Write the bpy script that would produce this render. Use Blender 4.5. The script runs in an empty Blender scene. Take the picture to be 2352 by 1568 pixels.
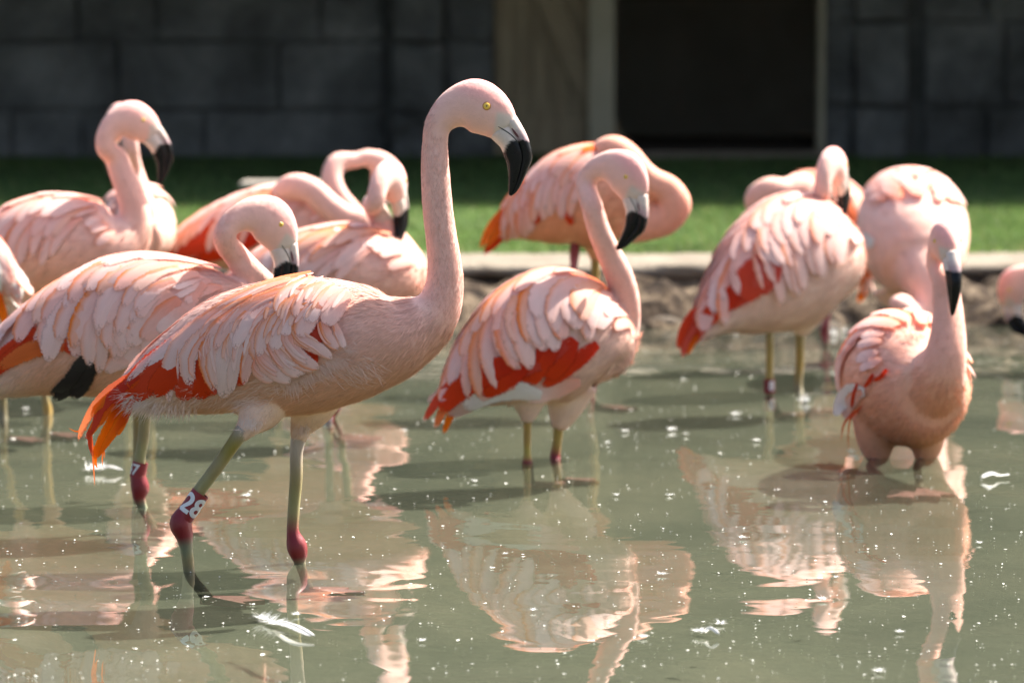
import bpy, math, random
import numpy as np
from mathutils import Vector
from mathutils.bvhtree import BVHTree

random.seed(7); rng = np.random.default_rng(7)
R = math.radians
scene = bpy.context.scene
COL = scene.collection

# ------------------------------------------------------------------ camera, sky, sun, exposure
F = 9800.0            # focal length in units of a 2352-wide frame
HC = 0.90             # camera height over the water
TILT = math.atan(784.0 / F)
cam_d = bpy.data.cameras.new('camera')
cam_d.sensor_width = 36.0
cam_d.lens = 36.0 * F / 2352.0
cam_d.clip_end = 1000.0
cam_d.dof.use_dof = True
cam_d.dof.focus_distance = 6.72
cam_d.dof.aperture_fstop = 5.6
cam = bpy.data.objects.new('camera', cam_d); COL.objects.link(cam)
cam.location = (0, 0, HC)
cam.rotation_euler = (math.pi / 2 - TILT, 0, 0)
scene.camera = cam

SUN_EL, SUN_AZ = 51.0, 54.0       # azimuth: degrees to the right of straight behind the birds
world = bpy.data.worlds.new('World'); scene.world = world; world.use_nodes = True
wn = world.node_tree
bg = wn.nodes['Background']
sky = wn.nodes.new('ShaderNodeTexSky'); sky.sky_type = 'NISHITA'; sky.sun_disc = False
sky.sun_elevation = R(SUN_EL); sky.sun_rotation = R(SUN_AZ)
sky.air_density = 1.0; sky.dust_density = 5.0; sky.ozone_density = 1.0
wn.links.new(sky.outputs[0], bg.inputs[0]); bg.inputs[1].default_value = 0.08
sun_d = bpy.data.lights.new('sun', 'SUN'); sun_d.energy = 5.0; sun_d.angle = R(0.5); sun_d.color = (1.0, 0.94, 0.85)
sun = bpy.data.objects.new('sun', sun_d); COL.objects.link(sun)
sdir = Vector((math.sin(R(SUN_AZ)) * math.cos(R(SUN_EL)), math.cos(R(SUN_AZ)) * math.cos(R(SUN_EL)), math.sin(R(SUN_EL))))
sun.rotation_euler = sdir.to_track_quat('Z', 'Y').to_euler()
sun.location = (6, 8, 8)
vs = scene.view_settings
vs.view_transform = 'Standard'; vs.look = 'None'; vs.gamma = 1.0; vs.exposure = 1.8
vs.use_curve_mapping = False
scene.cycles.max_bounces = 8; scene.cycles.diffuse_bounces = 4; scene.cycles.glossy_bounces = 4
scene.cycles.transparent_max_bounces = 12; scene.cycles.transmission_bounces = 4
scene.cycles.caustics_reflective = False; scene.cycles.caustics_refractive = False
scene.cycles.sample_clamp_indirect = 6.0
scene.cycles.use_denoising = True

# ------------------------------------------------------------------ pixel -> place
_c, _s = math.cos(TILT), math.sin(TILT)
def W(x, y, d):
    a = (x - 1176.0) / F; b = (y - 784.0) / F
    dx, dy, dz = a, _c - b * _s, -_s - b * _c
    t = d / dy
    return np.array([dx * t, d, HC + dz * t])
def ray(x, y):
    a = (x - 1176.0) / F; b = (y - 784.0) / F
    v = Vector((a, _c - b * _s, -_s - b * _c)); v.normalize(); return v
def dwater(y, z=0.0):
    b = (y - 784.0) / F
    return (HC - z) * (_c - b * _s) / (_s + b * _c)

# ------------------------------------------------------------------ mesh helpers
def mesh_np(name, V, Fc, smooth=True):
    m = bpy.data.meshes.new(name)
    V = np.asarray(V, dtype=np.float32)
    m.from_pydata(V.tolist(), [], [tuple(int(i) for i in f) for f in Fc])
    if smooth: m.polygons.foreach_set('use_smooth', np.ones(len(m.polygons), dtype=bool))
    m.update()
    return m
def tri_mesh(name, V, nper):
    """fast mesh of separate polygons, nper vertices each"""
    V = np.asarray(V, dtype=np.float32); n = len(V) // nper
    m = bpy.data.meshes.new(name)
    m.vertices.add(len(V)); m.vertices.foreach_set('co', V.ravel())
    m.loops.add(len(V)); m.loops.foreach_set('vertex_index', np.arange(len(V), dtype=np.int32))
    m.polygons.add(n)
    m.polygons.foreach_set('loop_start', np.arange(0, len(V), nper, dtype=np.int32))
    m.polygons.foreach_set('loop_total', np.full(n, nper, dtype=np.int32))
    m.update(); m.validate()
    return m
def add(name, me, mat=None, parent=None, kind=None, label=None, cat=None, group=None):
    o = bpy.data.objects.new(name, me); COL.objects.link(o)
    if mat is not None and me is not None:
        me.materials.clear(); me.materials.append(mat)
    if parent is not None: o.parent = parent
    if kind: o['kind'] = kind
    if label: o['label'] = label
    if cat: o['category'] = cat
    if group: o['group'] = group
    return o
def empty(name, loc, label, cat, group=None):
    o = bpy.data.objects.new(name, None); COL.objects.link(o); o.location = loc
    o.empty_display_size = 0.05
    o['label'] = label; o['category'] = cat
    if group: o['group'] = group
    return o
def child(name, me, mat, root, kind=None):
    """mesh built in world space, parented below something at world offset"""
    o = add(name, me, mat, root, kind)
    if root is not None:
        o.location = -world_loc(root)
    return o
def world_loc(o):
    v = Vector((0, 0, 0))
    while o is not None:
        v = v + Vector(o.location); o = o.parent
    return v
def set_col(me, C):
    C = np.asarray(C, dtype=np.float32)
    a = me.color_attributes.new('col', 'FLOAT_COLOR', 'POINT')
    a.data.foreach_set('color', np.concatenate([C, np.ones((len(C), 1), np.float32)], axis=1).ravel())
def box_arrays(x0, x1, y0, y1, z0, z1, bev=0.0):
    V = [(x, y, z) for x in (x0, x1) for y in (y0, y1) for z in (z0, z1)]
    Fc = [(0, 1, 3, 2), (4, 6, 7, 5), (0, 4, 5, 1), (2, 3, 7, 6), (0, 2, 6, 4), (1, 5, 7, 3)]
    return V, Fc
def box_mesh(name, x0, x1, y0, y1, z0, z1, bev=0.0, seg=2, rough=0.0, sub=0):
    import bmesh
    bm = bmesh.new()
    V, Fc = box_arrays(x0, x1, y0, y1, z0, z1)
    vs_ = [bm.verts.new(v) for v in V]
    for f in Fc: bm.faces.new([vs_[i] for i in f])
    bmesh.ops.recalc_face_normals(bm, faces=bm.faces)
    if sub: bmesh.ops.subdivide_edges(bm, edges=bm.edges[:], cuts=sub, use_grid_fill=True)
    if rough:
        for v in bm.verts:
            v.co += Vector((random.uniform(-1, 1), random.uniform(-1, 1), random.uniform(-1, 1))) * rough
    if bev: bmesh.ops.bevel(bm, geom=bm.edges[:] if not sub else [e for e in bm.edges if e.calc_face_angle(0) > 0.9], offset=bev, segments=seg, affect='EDGES', profile=0.6)
    m = bpy.data.meshes.new(name); bm.to_mesh(m); bm.free()
    return m

def spline(P, n):
    """chord-length cubic Hermite through the rows of P, n samples"""
    P = np.asarray(P, float)
    d = np.linalg.norm(np.diff(P[:, :3], axis=0), axis=1); d = np.maximum(d, 1e-6)
    t = np.concatenate([[0], np.cumsum(np.sqrt(d) * np.sqrt(d))])
    M = np.zeros_like(P)
    for i in range(len(P)):
        if i == 0: M[i] = (P[1] - P[0]) / (t[1] - t[0])
        elif i == len(P) - 1: M[i] = (P[-1] - P[-2]) / (t[-1] - t[-2])
        else:
            a = (P[i] - P[i - 1]) / (t[i] - t[i - 1]); b = (P[i + 1] - P[i]) / (t[i + 1] - t[i])
            wa = t[i + 1] - t[i]; wb = t[i] - t[i - 1]
            M[i] = (a * wa + b * wb) / (wa + wb)
    q = np.linspace(0, t[-1], n)
    k = np.clip(np.searchsorted(t, q, side='right') - 1, 0, len(P) - 2)
    h = (t[k + 1] - t[k])[:, None]; u = ((q - t[k]) / (t[k + 1] - t[k]))[:, None]
    h00 = 2*u**3 - 3*u**2 + 1; h10 = u**3 - 2*u**2 + u; h01 = -2*u**3 + 3*u**2; h11 = u**3 - u**2
    return h00 * P[k] + h10 * h * M[k] + h01 * P[k + 1] + h11 * h * M[k + 1]
def unit(v):
    v = np.asarray(v, float)
    return v / np.maximum(np.linalg.norm(v, axis=-1, keepdims=True), 1e-9)
def frames(C, ref, mode):
    T = unit(np.gradient(C, axis=0))
    ref = np.broadcast_to(np.asarray(ref, float), C.shape)
    if mode == 'up':
        N1 = unit(ref - (ref * T).sum(1, keepdims=True) * T); N2 = unit(np.cross(T, N1))
    else:
        N2 = unit(ref - (ref * T).sum(1, keepdims=True) * T); N1 = unit(np.cross(N2, T))
    return T, N1, N2
def loft(C, r1, r2, N1, N2, seg, expo=1.0):
    n = len(C); a = np.linspace(0, 2 * math.pi, seg, endpoint=False)
    ca, sa = np.cos(a), np.sin(a)
    V = (C[:, None, :] + N1[:, None, :] * (r1[:, None] * ca[None])[..., None] + N2[:, None, :] * (r2[:, None] * sa[None])[..., None]).reshape(-1, 3)
    Fc = []
    for i in range(n - 1):
        for j in range(seg):
            k = (j + 1) % seg
            Fc.append((i*seg + j, i*seg + k, (i+1)*seg + k, (i+1)*seg + j))
    b = len(V); V = np.concatenate([V, C[:1], C[-1:]])
    for j in range(seg):
        k = (j + 1) % seg
        Fc.append((b, k, j)); Fc.append((b + 1, (n-1)*seg + j, (n-1)*seg + k))
    return V, Fc
def merge(parts):
    V, Fc, off = [], [], 0
    for v, f in parts:
        V.append(v); Fc += [tuple(i + off for i in g) for g in f]; off += len(v)
    return np.concatenate(V), Fc

# ------------------------------------------------------------------ materials
def new_mat(name):
    m = bpy.data.materials.new(name); m.use_nodes = True
    nt = m.node_tree; nt.nodes.clear()
    out = nt.nodes.new('ShaderNodeOutputMaterial')
    return m, nt, out
def nd(nt, typ, **kw):
    n = nt.nodes.new(typ)
    for k, v in kw.items():
        if k.startswith('i_'):
            key = k[2:]
            key = int(key) if key.isdigit() else key.replace('_', ' ')
            n.inputs[key].default_value = v
        else: setattr(n, k, v)
    return n
def ramp(nt, fac, stops):
    r = nt.nodes.new('ShaderNodeValToRGB')
    els = r.color_ramp.elements
    while len(els) < len(stops): els.new(0.5)
    for e, (p, c) in zip(els, stops):
        e.position = p; e.color = (*c, 1) if len(c) == 3 else c
    nt.links.new(fac, r.inputs[0]); return r
def mixc(nt, fac, a, b, mode='MIX'):
    n = nt.nodes.new('ShaderNodeMix'); n.data_type = 'RGBA'; n.blend_type = mode
    L = nt.links
    for sock, v in ((n.inputs[0], fac), (n.inputs[6], a), (n.inputs[7], b)):
        if hasattr(v, 'is_output'): L.new(v, sock)
        else: sock.default_value = v if not isinstance(v, tuple) else (*v, 1)
    return n.outputs[2]
def noise(nt, vec, scale, detail=4, rough=0.55, dist=0.0):
    n = nd(nt, 'ShaderNodeTexNoise'); n.inputs['Scale'].default_value = scale
    n.inputs['Detail'].default_value = detail; n.inputs['Roughness'].default_value = rough; n.inputs['Distortion'].default_value = dist
    if vec is not None: nt.links.new(vec, n.inputs['Vector'])
    return n
def coords(nt, kind='Object', scale=None):
    t = nd(nt, 'ShaderNodeTexCoord')
    if scale is None: return t.outputs[kind]
    m = nd(nt, 'ShaderNodeMapping'); m.inputs['Scale'].default_value = scale
    nt.links.new(t.outputs[kind], m.inputs[0]); return m.outputs[0]
def bump(nt, h, strength, dist):
    b = nd(nt, 'ShaderNodeBump'); b.inputs['Strength'].default_value = strength; b.inputs['Distance'].default_value = dist
    nt.links.new(h, b.inputs['Height']); return b.outputs[0]

def surf_mat(name, stops, scale, rough=0.85, bstr=0.4, bdist=0.01, bscale=None, spec=0.3, detail=6, dist=0.3, vscale=None, fine=None):
    m, nt, out = new_mat(name)
    co = coords(nt, 'Object', vscale)
    n = noise(nt, co, scale, detail, 0.6, dist)
    c = ramp(nt, n.outputs[0], stops).outputs[0]
    if fine:
        n3 = noise(nt, co, fine, 3, 0.6)
        c = mixc(nt, 0.35, c, ramp(nt, n3.outputs[0], [(0.3, (0.55, 0.55, 0.55)), (0.7, (1.3, 1.3, 1.3))]).outputs[0], 'MULTIPLY')
    p = nd(nt, 'ShaderNodeBsdfPrincipled'); nt.links.new(c, p.inputs['Base Color'])
    p.inputs['Roughness'].default_value = rough; p.inputs['Specular IOR Level'].default_value = spec
    n2 = noise(nt, co, bscale or scale * 4, 6, 0.65)
    nt.links.new(bump(nt, n2.outputs[0], bstr, bdist), p.inputs['Normal'])
    nt.links.new(p.outputs[0], out.inputs[0])
    return m

def feather_mat(name, root, tip, edge, edge_amt=0.35, transl=0.25, rough=0.6, fray=0.8):
    m, nt, out = new_mat(name); L = nt.links
    uv = nd(nt, 'ShaderNodeUVMap'); sep = nd(nt, 'ShaderNodeSeparateXYZ'); L.new(uv.outputs[0], sep.inputs[0])
    info = nd(nt, 'ShaderNodeObjectInfo')
    grad = nd(nt, 'ShaderNodeMapRange', interpolation_type='SMOOTHSTEP'); grad.inputs[1].default_value = 0.05; grad.inputs[2].default_value = 0.75
    L.new(sep.outputs[0], grad.inputs[0])
    c = mixc(nt, grad.outputs[0], root, tip)
    # coloured margin on one vane, different on every feather
    ed = nd(nt, 'ShaderNodeMapRange', interpolation_type='SMOOTHSTEP'); ed.inputs[1].default_value = 0.62; ed.inputs[2].default_value = 0.95
    L.new(sep.outputs[1], ed.inputs[0])
    thr = nd(nt, 'ShaderNodeMath', operation='MULTIPLY'); L.new(info.outputs['Random'], thr.inputs[0]); thr.inputs[1].default_value = edge_amt * 2
    mul = nd(nt, 'ShaderNodeMath', operation='MULTIPLY'); L.new(ed.outputs[0], mul.inputs[0]); L.new(thr.outputs[0], mul.inputs[1])
    cl = nd(nt, 'ShaderNodeClamp'); L.new(mul.outputs[0], cl.inputs[0])
    c = mixc(nt, cl.outputs[0], c, edge)
    # barbs
    mp = nd(nt, 'ShaderNodeMapping'); mp.inputs['Scale'].default_value = (2.2, 13.0, 1); mp.inputs['Rotation'].default_value = (0, 0, 0.12)
    L.new(uv.outputs[0], mp.inputs[0])
    nb = noise(nt, mp.outputs[0], 2.4, 4, 0.6)
    c = mixc(nt, 0.5, c, ramp(nt, nb.outputs[0], [(0.3, (0.8, 0.76, 0.74)), (0.65, (1.06, 1.06, 1.06))]).outputs[0], 'MULTIPLY')
    hue = nd(nt, 'ShaderNodeHueSaturation'); L.new(c, hue.inputs['Color'])
    sat = nd(nt, 'ShaderNodeMapRange'); L.new(info.outputs['Random'], sat.inputs[0]); sat.inputs[3].default_value = 0.95; sat.inputs[4].default_value = 1.2
    L.new(sat.outputs[0], hue.inputs['Saturation'])
    p = nd(nt, 'ShaderNodeBsdfPrincipled'); p.inputs['Roughness'].default_value = rough; p.inputs['Specular IOR Level'].default_value = 0.25
    L.new(hue.outputs[0], p.inputs['Base Color'])
    bn = bump(nt, nb.outputs[0], 0.35, 0.0012); L.new(bn, p.inputs['Normal'])
    tr = nd(nt, 'ShaderNodeBsdfTranslucent'); L.new(hue.outputs[0], tr.inputs[0])
    mx = nd(nt, 'ShaderNodeMixShader'); mx.inputs[0].default_value = transl
    L.new(p.outputs[0], mx.inputs[1]); L.new(tr.outputs[0], mx.inputs[2])
    # vane edges fray into separate barbs
    def mth(op, a, b=None):
        n_ = nd(nt, 'ShaderNodeMath', operation=op)
        for i_, v_ in enumerate((a, b)):
            if v_ is None: continue
            if hasattr(v_, 'is_output'): L.new(v_, n_.inputs[i_])
            else: n_.inputs[i_].default_value = v_
        return n_.outputs[0]
    edge_d = mth('SUBTRACT', 1.0, mth('ABSOLUTE', mth('MULTIPLY_ADD', sep.outputs[1], 2.0)))
    ab = edge_d.node.inputs[1].links[0].from_node.inputs[0].links[0].from_node; ab.inputs[2].default_value = -1.0
    tipd = mth('MULTIPLY', mth('SUBTRACT', 1.0, sep.outputs[0]), 3.0)
    ed2 = mth('MINIMUM', edge_d, tipd)
    mp2 = nd(nt, 'ShaderNodeMapping'); mp2.inputs['Scale'].default_value = (34, 2.2, 1); mp2.inputs['Rotation'].default_value = (0, 0, 0.3)
    L.new(uv.outputs[0], mp2.inputs[0]); nf2 = noise(nt, mp2.outputs[0], 2.0, 3, 0.6)
    jit = mth('MULTIPLY', mth('SUBTRACT', nf2.outputs[0], 0.42), fray)
    al = nd(nt, 'ShaderNodeMapRange', interpolation_type='SMOOTHSTEP'); al.inputs[1].default_value = 0.0; al.inputs[2].default_value = 0.16
    L.new(mth('SUBTRACT', ed2, jit), al.inputs[0])
    tp = nd(nt, 'ShaderNodeBsdfTransparent'); m2 = nd(nt, 'ShaderNodeMixShader'); L.new(al.outputs[0], m2.inputs[0])
    L.new(tp.outputs[0], m2.inputs[1]); L.new(mx.outputs[0], m2.inputs[2]); L.new(m2.outputs[0], out.inputs[0])
    return m
def attr_mat(name, rough=0.9, spec=0.1, transl=0.0, sheen=0.0, nscale=90.0, namt=0.25, bstr=0.5, bdist=0.002, vscale=None, sss=0.0):
    m, nt, out = new_mat(name); L = nt.links
    at = nd(nt, 'ShaderNodeAttribute', attribute_name='col')
    co = coords(nt, 'Object', vscale)
    n = noise(nt, co, nscale, 4, 0.6)
    c = mixc(nt, namt, at.outputs[0], ramp(nt, n.outputs[0], [(0.25, (0.72, 0.66, 0.62)), (0.7, (1.1, 1.1, 1.1))]).outputs[0], 'MULTIPLY')
    p = nd(nt, 'ShaderNodeBsdfPrincipled'); L.new(c, p.inputs['Base Color'])
    p.inputs['Roughness'].default_value = rough; p.inputs['Specular IOR Level'].default_value = spec
    if sheen:
        p.inputs['Sheen Weight'].default_value = sheen; p.inputs['Sheen Roughness'].default_value = 0.5
    if sss:
        p.inputs['Subsurface Weight'].default_value = sss; p.inputs['Subsurface Radius'].default_value = (0.03, 0.012, 0.008); p.inputs['Subsurface Scale'].default_value = 0.6
    if bstr: L.new(bump(nt, n.outputs[0], bstr, bdist), p.inputs['Normal'])
    last = p.outputs[0]
    if transl:
        tr = nd(nt, 'ShaderNodeBsdfTranslucent'); L.new(c, tr.inputs[0])
        mx = nd(nt, 'ShaderNodeMixShader'); mx.inputs[0].default_value = transl
        L.new(last, mx.inputs[1]); L.new(tr.outputs[0], mx.inputs[2]); last = mx.outputs[0]
    L.new(last, out.inputs[0])
    return m
def plain_mat(name, c, rough=0.6, spec=0.4, coat=0.0, nscale=40, namt=0.3):
    m, nt, out = new_mat(name); L = nt.links
    n = noise(nt, coords(nt, 'Object'), nscale, 4, 0.6)
    col = mixc(nt, namt, c, ramp(nt, n.outputs[0], [(0.3, (0.6, 0.6, 0.6)), (0.7, (1.15, 1.15, 1.15))]).outputs[0], 'MULTIPLY')
    p = nd(nt, 'ShaderNodeBsdfPrincipled'); L.new(col, p.inputs['Base Color']); p.inputs['Roughness'].default_value = rough
    p.inputs['Specular IOR Level'].default_value = spec; p.inputs['Coat Weight'].default_value = coat
    L.new(p.outputs[0], out.inputs[0]); return m

PALE = (0.86, 0.65, 0.60); PINK = (0.84, 0.53, 0.47); SALM = (0.82, 0.40, 0.28); ORNG = (0.80, 0.17, 0.045); RED = (0.58, 0.045, 0.022)
MAT = {
    'pale': feather_mat('feather_pale', (0.84, 0.44, 0.36), (0.86, 0.605, 0.555), (0.84, 0.37, 0.22), 0.5),
    'pink': feather_mat('feather_pink', (0.83, 0.40, 0.32), (0.85, 0.54, 0.48), (0.83, 0.32, 0.18), 0.55),
    'salmon': feather_mat('feather_salmon', (0.82, 0.34, 0.2), (0.85, 0.52, 0.42), (0.82, 0.3, 0.14), 0.6),
    'orange': feather_mat('feather_orange', (0.74, 0.10, 0.03), (0.85, 0.20, 0.05), (0.85, 0.28, 0.08), 0.4, 0.4),
    'red': feather_mat('feather_red', (0.56, 0.04, 0.02), (0.66, 0.07, 0.03), (0.66, 0.09, 0.04), 0.2, 0.3),
    'black': feather_mat('feather_black', (0.012, 0.01, 0.01), (0.016, 0.012, 0.012), (0.02, 0.015, 0.012), 0.2, 0.05, 0.45),
    'white': feather_mat('feather_white', (0.86, 0.85, 0.82), (0.88, 0.87, 0.85), (0.85, 0.83, 0.8), 0.1, 0.4),
}
M_BODY = attr_mat('plumage', 0.95, 0.05, 0.0, 0.25, 60, 0.2, 0.4, 0.003)
M_FUZZ = attr_mat('down_barbs', 0.9, 0.05, 0.14, 0.0, 30, 0.1, 0.0)
M_BILL = attr_mat('bill_horn', 0.24, 0.2, 0.0, 0.0, 160, 0.35, 0.12, 0.001)
M_LEG = attr_mat('leg_skin', 0.5, 0.4, 0.0, 0.0, 120, 0.5, 0.5, 0.0012, (1, 1, 0.35))
M_EYE = plain_mat('iris', (0.86, 0.56, 0.10), 0.2, 0.3, 0.0, 300, 0.3)
M_PUPIL = plain_mat('pupil', (0.01, 0.01, 0.01), 0.1, 0.6, 0.5)
M_RING = plain_mat('eye_skin', (0.5, 0.2, 0.06), 0.5)
M_BAND = plain_mat('band_plastic', (0.21, 0.012, 0.018), 0.4, 0.4, 0.0, 60, 0.25)
M_DIGIT = plain_mat('band_print', (0.74, 0.72, 0.7), 0.5)
M_NOST = plain_mat('nostril_skin', (0.12, 0.03, 0.035), 0.5)
# ------------------------------------------------------------------ the setting
from mathutils import noise as mnoise
def fbm(x, y, z=0.0, oct=4, s=1.0):
    return mnoise.fractal(Vector((x * s, y * s, z * s)), 0.9, 2.1, oct)
ZG = 0.15                                   # lawn level over the water
YW = dwater(360, ZG)                        # house front
YB = dwater(752)                            # water's edge at the bank
BED = -0.055

def grid(name, xs, ys, fz, mat, kind, nx=None):
    V = [(x, y, fz(x, y)) for y in ys for x in xs]
    n = len(xs); Fc = [(j*n+i, j*n+i+1, (j+1)*n+i+1, (j+1)*n+i) for j in range(len(ys)-1) for i in range(n-1)]
    return add(name, mesh_np(name, V, Fc), mat, None, kind)

m_ground = surf_mat('earth', [(0.3, (0.09, 0.07, 0.05)), (0.7, (0.16, 0.13, 0.09))], 1.5)
grid('ground', [-200, 0, 200], [-200, 0, 400], lambda x, y: -0.2, m_ground, 'structure')

# pond bed: pale silt with greenish algae, faint drag marks
m, nt, out = new_mat('pond_silt'); L = nt.links
co = coords(nt, 'Object'); cs = coords(nt, 'Object', (1.0, 0.45, 1.0))
n1 = noise(nt, cs, 2.2, 6, 0.6, 0.6); n2 = noise(nt, co, 26, 5, 0.65, 0.3); n3 = noise(nt, co, 140, 3, 0.6)
c = ramp(nt, n1.outputs[0], [(0.32, (0.062, 0.076, 0.05)), (0.52, (0.105, 0.118, 0.08)), (0.7, (0.165, 0.165, 0.112))]).outputs[0]
c = mixc(nt, 0.6, c, ramp(nt, n2.outputs[0], [(0.3, (0.72, 0.76, 0.72)), (0.65, (1.1, 1.1, 1.08))]).outputs[0], 'MULTIPLY')
c = mixc(nt, 0.5, c, ramp(nt, n3.outputs[0], [(0.35, (0.6, 0.62, 0.6)), (0.6, (1.08, 1.08, 1.08))]).outputs[0], 'MULTIPLY')
p = nd(nt, 'ShaderNodeBsdfPrincipled'); L.new(c, p.inputs['Base Color']); p.inputs['Roughness'].default_value = 0.9
L.new(bump(nt, n2.outputs[0], 0.5, 0.008), p.inputs['Normal']); L.new(p.outputs[0], out.inputs[0])
grid('pond_bed', np.linspace(-9, 9, 120), np.linspace(-3, YB + 0.35, 100),
     lambda x, y: BED + 0.006 * fbm(x, y, 0, 4, 1.6), m, 'structure')

# water: a clear mirror-and-window surface with slow ripples
m, nt, out = new_mat('pond_water'); L = nt.links
ca = coords(nt, 'Object', (1.0, 0.55, 1.0)); cb = coords(nt, 'Object', (1.0, 1.0, 1.0))
w1 = noise(nt, ca, 2.5, 1.0, 0.35, 0.6); w2 = noise(nt, cb, 9.5, 1, 0.4, 0.3)
h = nd(nt, 'ShaderNodeMath', operation='MULTIPLY_ADD'); L.new(w2.outputs[0], h.inputs[0]); h.inputs[1].default_value = 0.06; L.new(w1.outputs[0], h.inputs[2])
nrm = bump(nt, h.outputs[0], 1.0, 0.0075)
fr = nd(nt, 'ShaderNodeFresnel'); fr.inputs[0].default_value = 1.33; L.new(nrm, fr.inputs['Normal'])
tr = nd(nt, 'ShaderNodeBsdfTransparent'); tr.inputs[0].default_value = (0.94, 0.95, 0.90, 1)
gl = nd(nt, 'ShaderNodeBsdfGlossy'); gl.inputs['Roughness'].default_value = 0.0; gl.inputs[0].default_value = (1, 1, 1, 1); L.new(nrm, gl.inputs['Normal'])
df = nd(nt, 'ShaderNodeBsdfDiffuse')                     # silt hanging in the water
ns = noise(nt, cb, 1.7, 4, 0.6, 0.5)
L.new(ramp(nt, ns.outputs[0], [(0.3, (0.062, 0.072, 0.05)), (0.7, (0.105, 0.108, 0.075))]).outputs[0], df.inputs[0])
mu = nd(nt, 'ShaderNodeMixShader'); mu.inputs[0].default_value = 0.36; L.new(tr.outputs[0], mu.inputs[1]); L.new(df.outputs[0], mu.inputs[2])
mx = nd(nt, 'ShaderNodeMixShader'); L.new(fr.outputs[0], mx.inputs[0]); L.new(mu.outputs[0], mx.inputs[1]); L.new(gl.outputs[0], mx.inputs[2])
L.new(mx.outputs[0], out.inputs[0])
grid('water', [-9, 0, 9], [-3, 4, YB + 0.2], lambda x, y: 0.0, m, 'structure')

# lawn and grass
m_lawn = surf_mat('lawn_soil', [(0.3, (0.045, 0.085, 0.02)), (0.7, (0.08, 0.14, 0.035))], 9.0)
grid('lawn', np.linspace(-12, 12, 60), np.linspace(YB + 0.9, YW + 3.2, 30), lambda x, y: ZG - 0.004 + 0.012 * fbm(x, y, 3, 3, 0.8), m_lawn, 'structure')
def blades(n, y0, y1, xw, h0, h1, wd):
    y = rng.uniform(y0, y1, n); x = rng.uniform(-1, 1, n) * (xw * y / YW)
    a = rng.uniform(0, 2 * math.pi, n); hh = rng.uniform(h0, h1, n); ln = rng.uniform(0.2, 0.9, n) * hh
    b = rng.uniform(0, 2 * math.pi, n)
    P = np.stack([x, y, np.full(n, ZG - 0.012)], 1)
    side = np.stack([np.cos(a), np.sin(a), np.zeros(n)], 1) * (wd * rng.uniform(0.7, 1.4, n))[:, None]
    tip = P + np.stack([np.cos(b) * ln, np.sin(b) * ln, hh], 1)
    return np.stack([P - side, P + side, tip], 1).reshape(-1, 3), hh
VA, hA = blades(85000, YB + 0.86, YB + 4.2, 3.1, 0.02, 0.045, 0.0022)
VB, hB = blades(25000, YB + 4.0, YW, 3.1, 0.02, 0.04, 0.004)
V = np.concatenate([VA, VB]); me = tri_mesh('grass', V, 3)
nb = len(V) // 3
g = rng.uniform(0, 1, nb)[:, None]
cc = (1 - g) * np.array([[0.062, 0.115, 0.03]]) + g * np.array([[0.17, 0.255, 0.075]])
cl = np.array([fbm(V[3*i,0], V[3*i,1], 0, 3, 3.0) for i in range(nb)]); cc *= np.clip(1 + .45 * cl, .5, 1.6)[:, None]
dry = rng.uniform(0, 1, nb) < 0.05; cc[dry] = (0.3, 0.27, 0.12)
set_col(me, np.repeat(cc, 3, axis=0))
M_GRASS = attr_mat('grass_blade', 0.6, 0.3, 0.4, 0.0, 20, 0.1, 0.0)
add('grass', me, M_GRASS, None, 'stuff', 'short green lawn grass between the pond bank and the stone house', 'grass')

# bank: pale worn lip over a crumbling brown face
m_cop = surf_mat('bank_lip', [(0.3, (0.13, 0.105, 0.078)), (0.55, (0.2, 0.17, 0.13)), (0.75, (0.26, 0.225, 0.175))], 5, 0.9, 0.6, 0.02, 40, fine=90)
m_face = surf_mat('bank_earth', [(0.38, (0.014, 0.009, 0.006)), (0.5, (0.07, 0.05, 0.034)), (0.62, (0.19, 0.145, 0.1))], 13, 0.95, 1.0, 0.03, 45, 0.15, fine=60)
xs = np.linspace(-4.2, 4.2, 320)
def lip_y(x): return YB + 0.36 + 0.02 * math.sin(x * 1.1) + 0.03 * fbm(x, 0, 5, 3, 1.3)
V, Fc = [], []
ts = [0, 0.05, 0.15, 0.3, 0.5, 0.7, 0.85, 0.93, 1.0]
prof = []
NP = 26
for x in xs:
    ly = lip_y(x)
    for k in range(NP):
        t = k / (NP - 1)
        z = 0.128 - 0.03 * t - 0.175 * t ** 1.5
        under = 0.05 * math.sin(math.pi * min(1, t * 1.1)) + 0.02 * (t > 0.75)
        rough = 0.05 * fbm(x, t * 0.3, 1.7, 5, 9.0) + 0.03 * abs(fbm(x, t * 0.3, 8.1, 4, 22.0))
        V.append((x, ly + 0.03 - 0.46 * t + 0.03 * math.sin(7 * t) + rough * 0.5 * min(1, 3 * t + 0.15), z + (0.05 * fbm(x, t * 0.45, 4, 5, 9) + 0.02 * abs(fbm(x, t * .45, 9, 4, 30))) * min(1, 4 * t)))
n = NP
Fc = [(i*n+k, (i+1)*n+k, (i+1)*n+k+1, i*n+k+1) for i in range(len(xs)-1) for k in range(n-1)]
me = mesh_np('bank', V, Fc)
bank = add('bank', me, m_face, None, 'structure')
V, Fc = [], []
prof = [(0.012, 0.112), (-0.012, 0.118), (-0.018, 0.134), (-0.004, 0.147), (0.05, 0.153), (0.3, 0.153), (0.52, 0.152), (0.62, 0.146), (0.62, 0.06)]
for x in xs:
    ly = lip_y(x)
    for k, (dy, z) in enumerate(prof):
        j = 0.012 * fbm(x, k * 0.2, 2, 4, 6.0)
        V.append((x, ly + dy + (j if k < 6 else 0.35 * j), z + 0.006 * fbm(x, dy, 9, 4, 8.0)))
n = len(prof)
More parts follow.
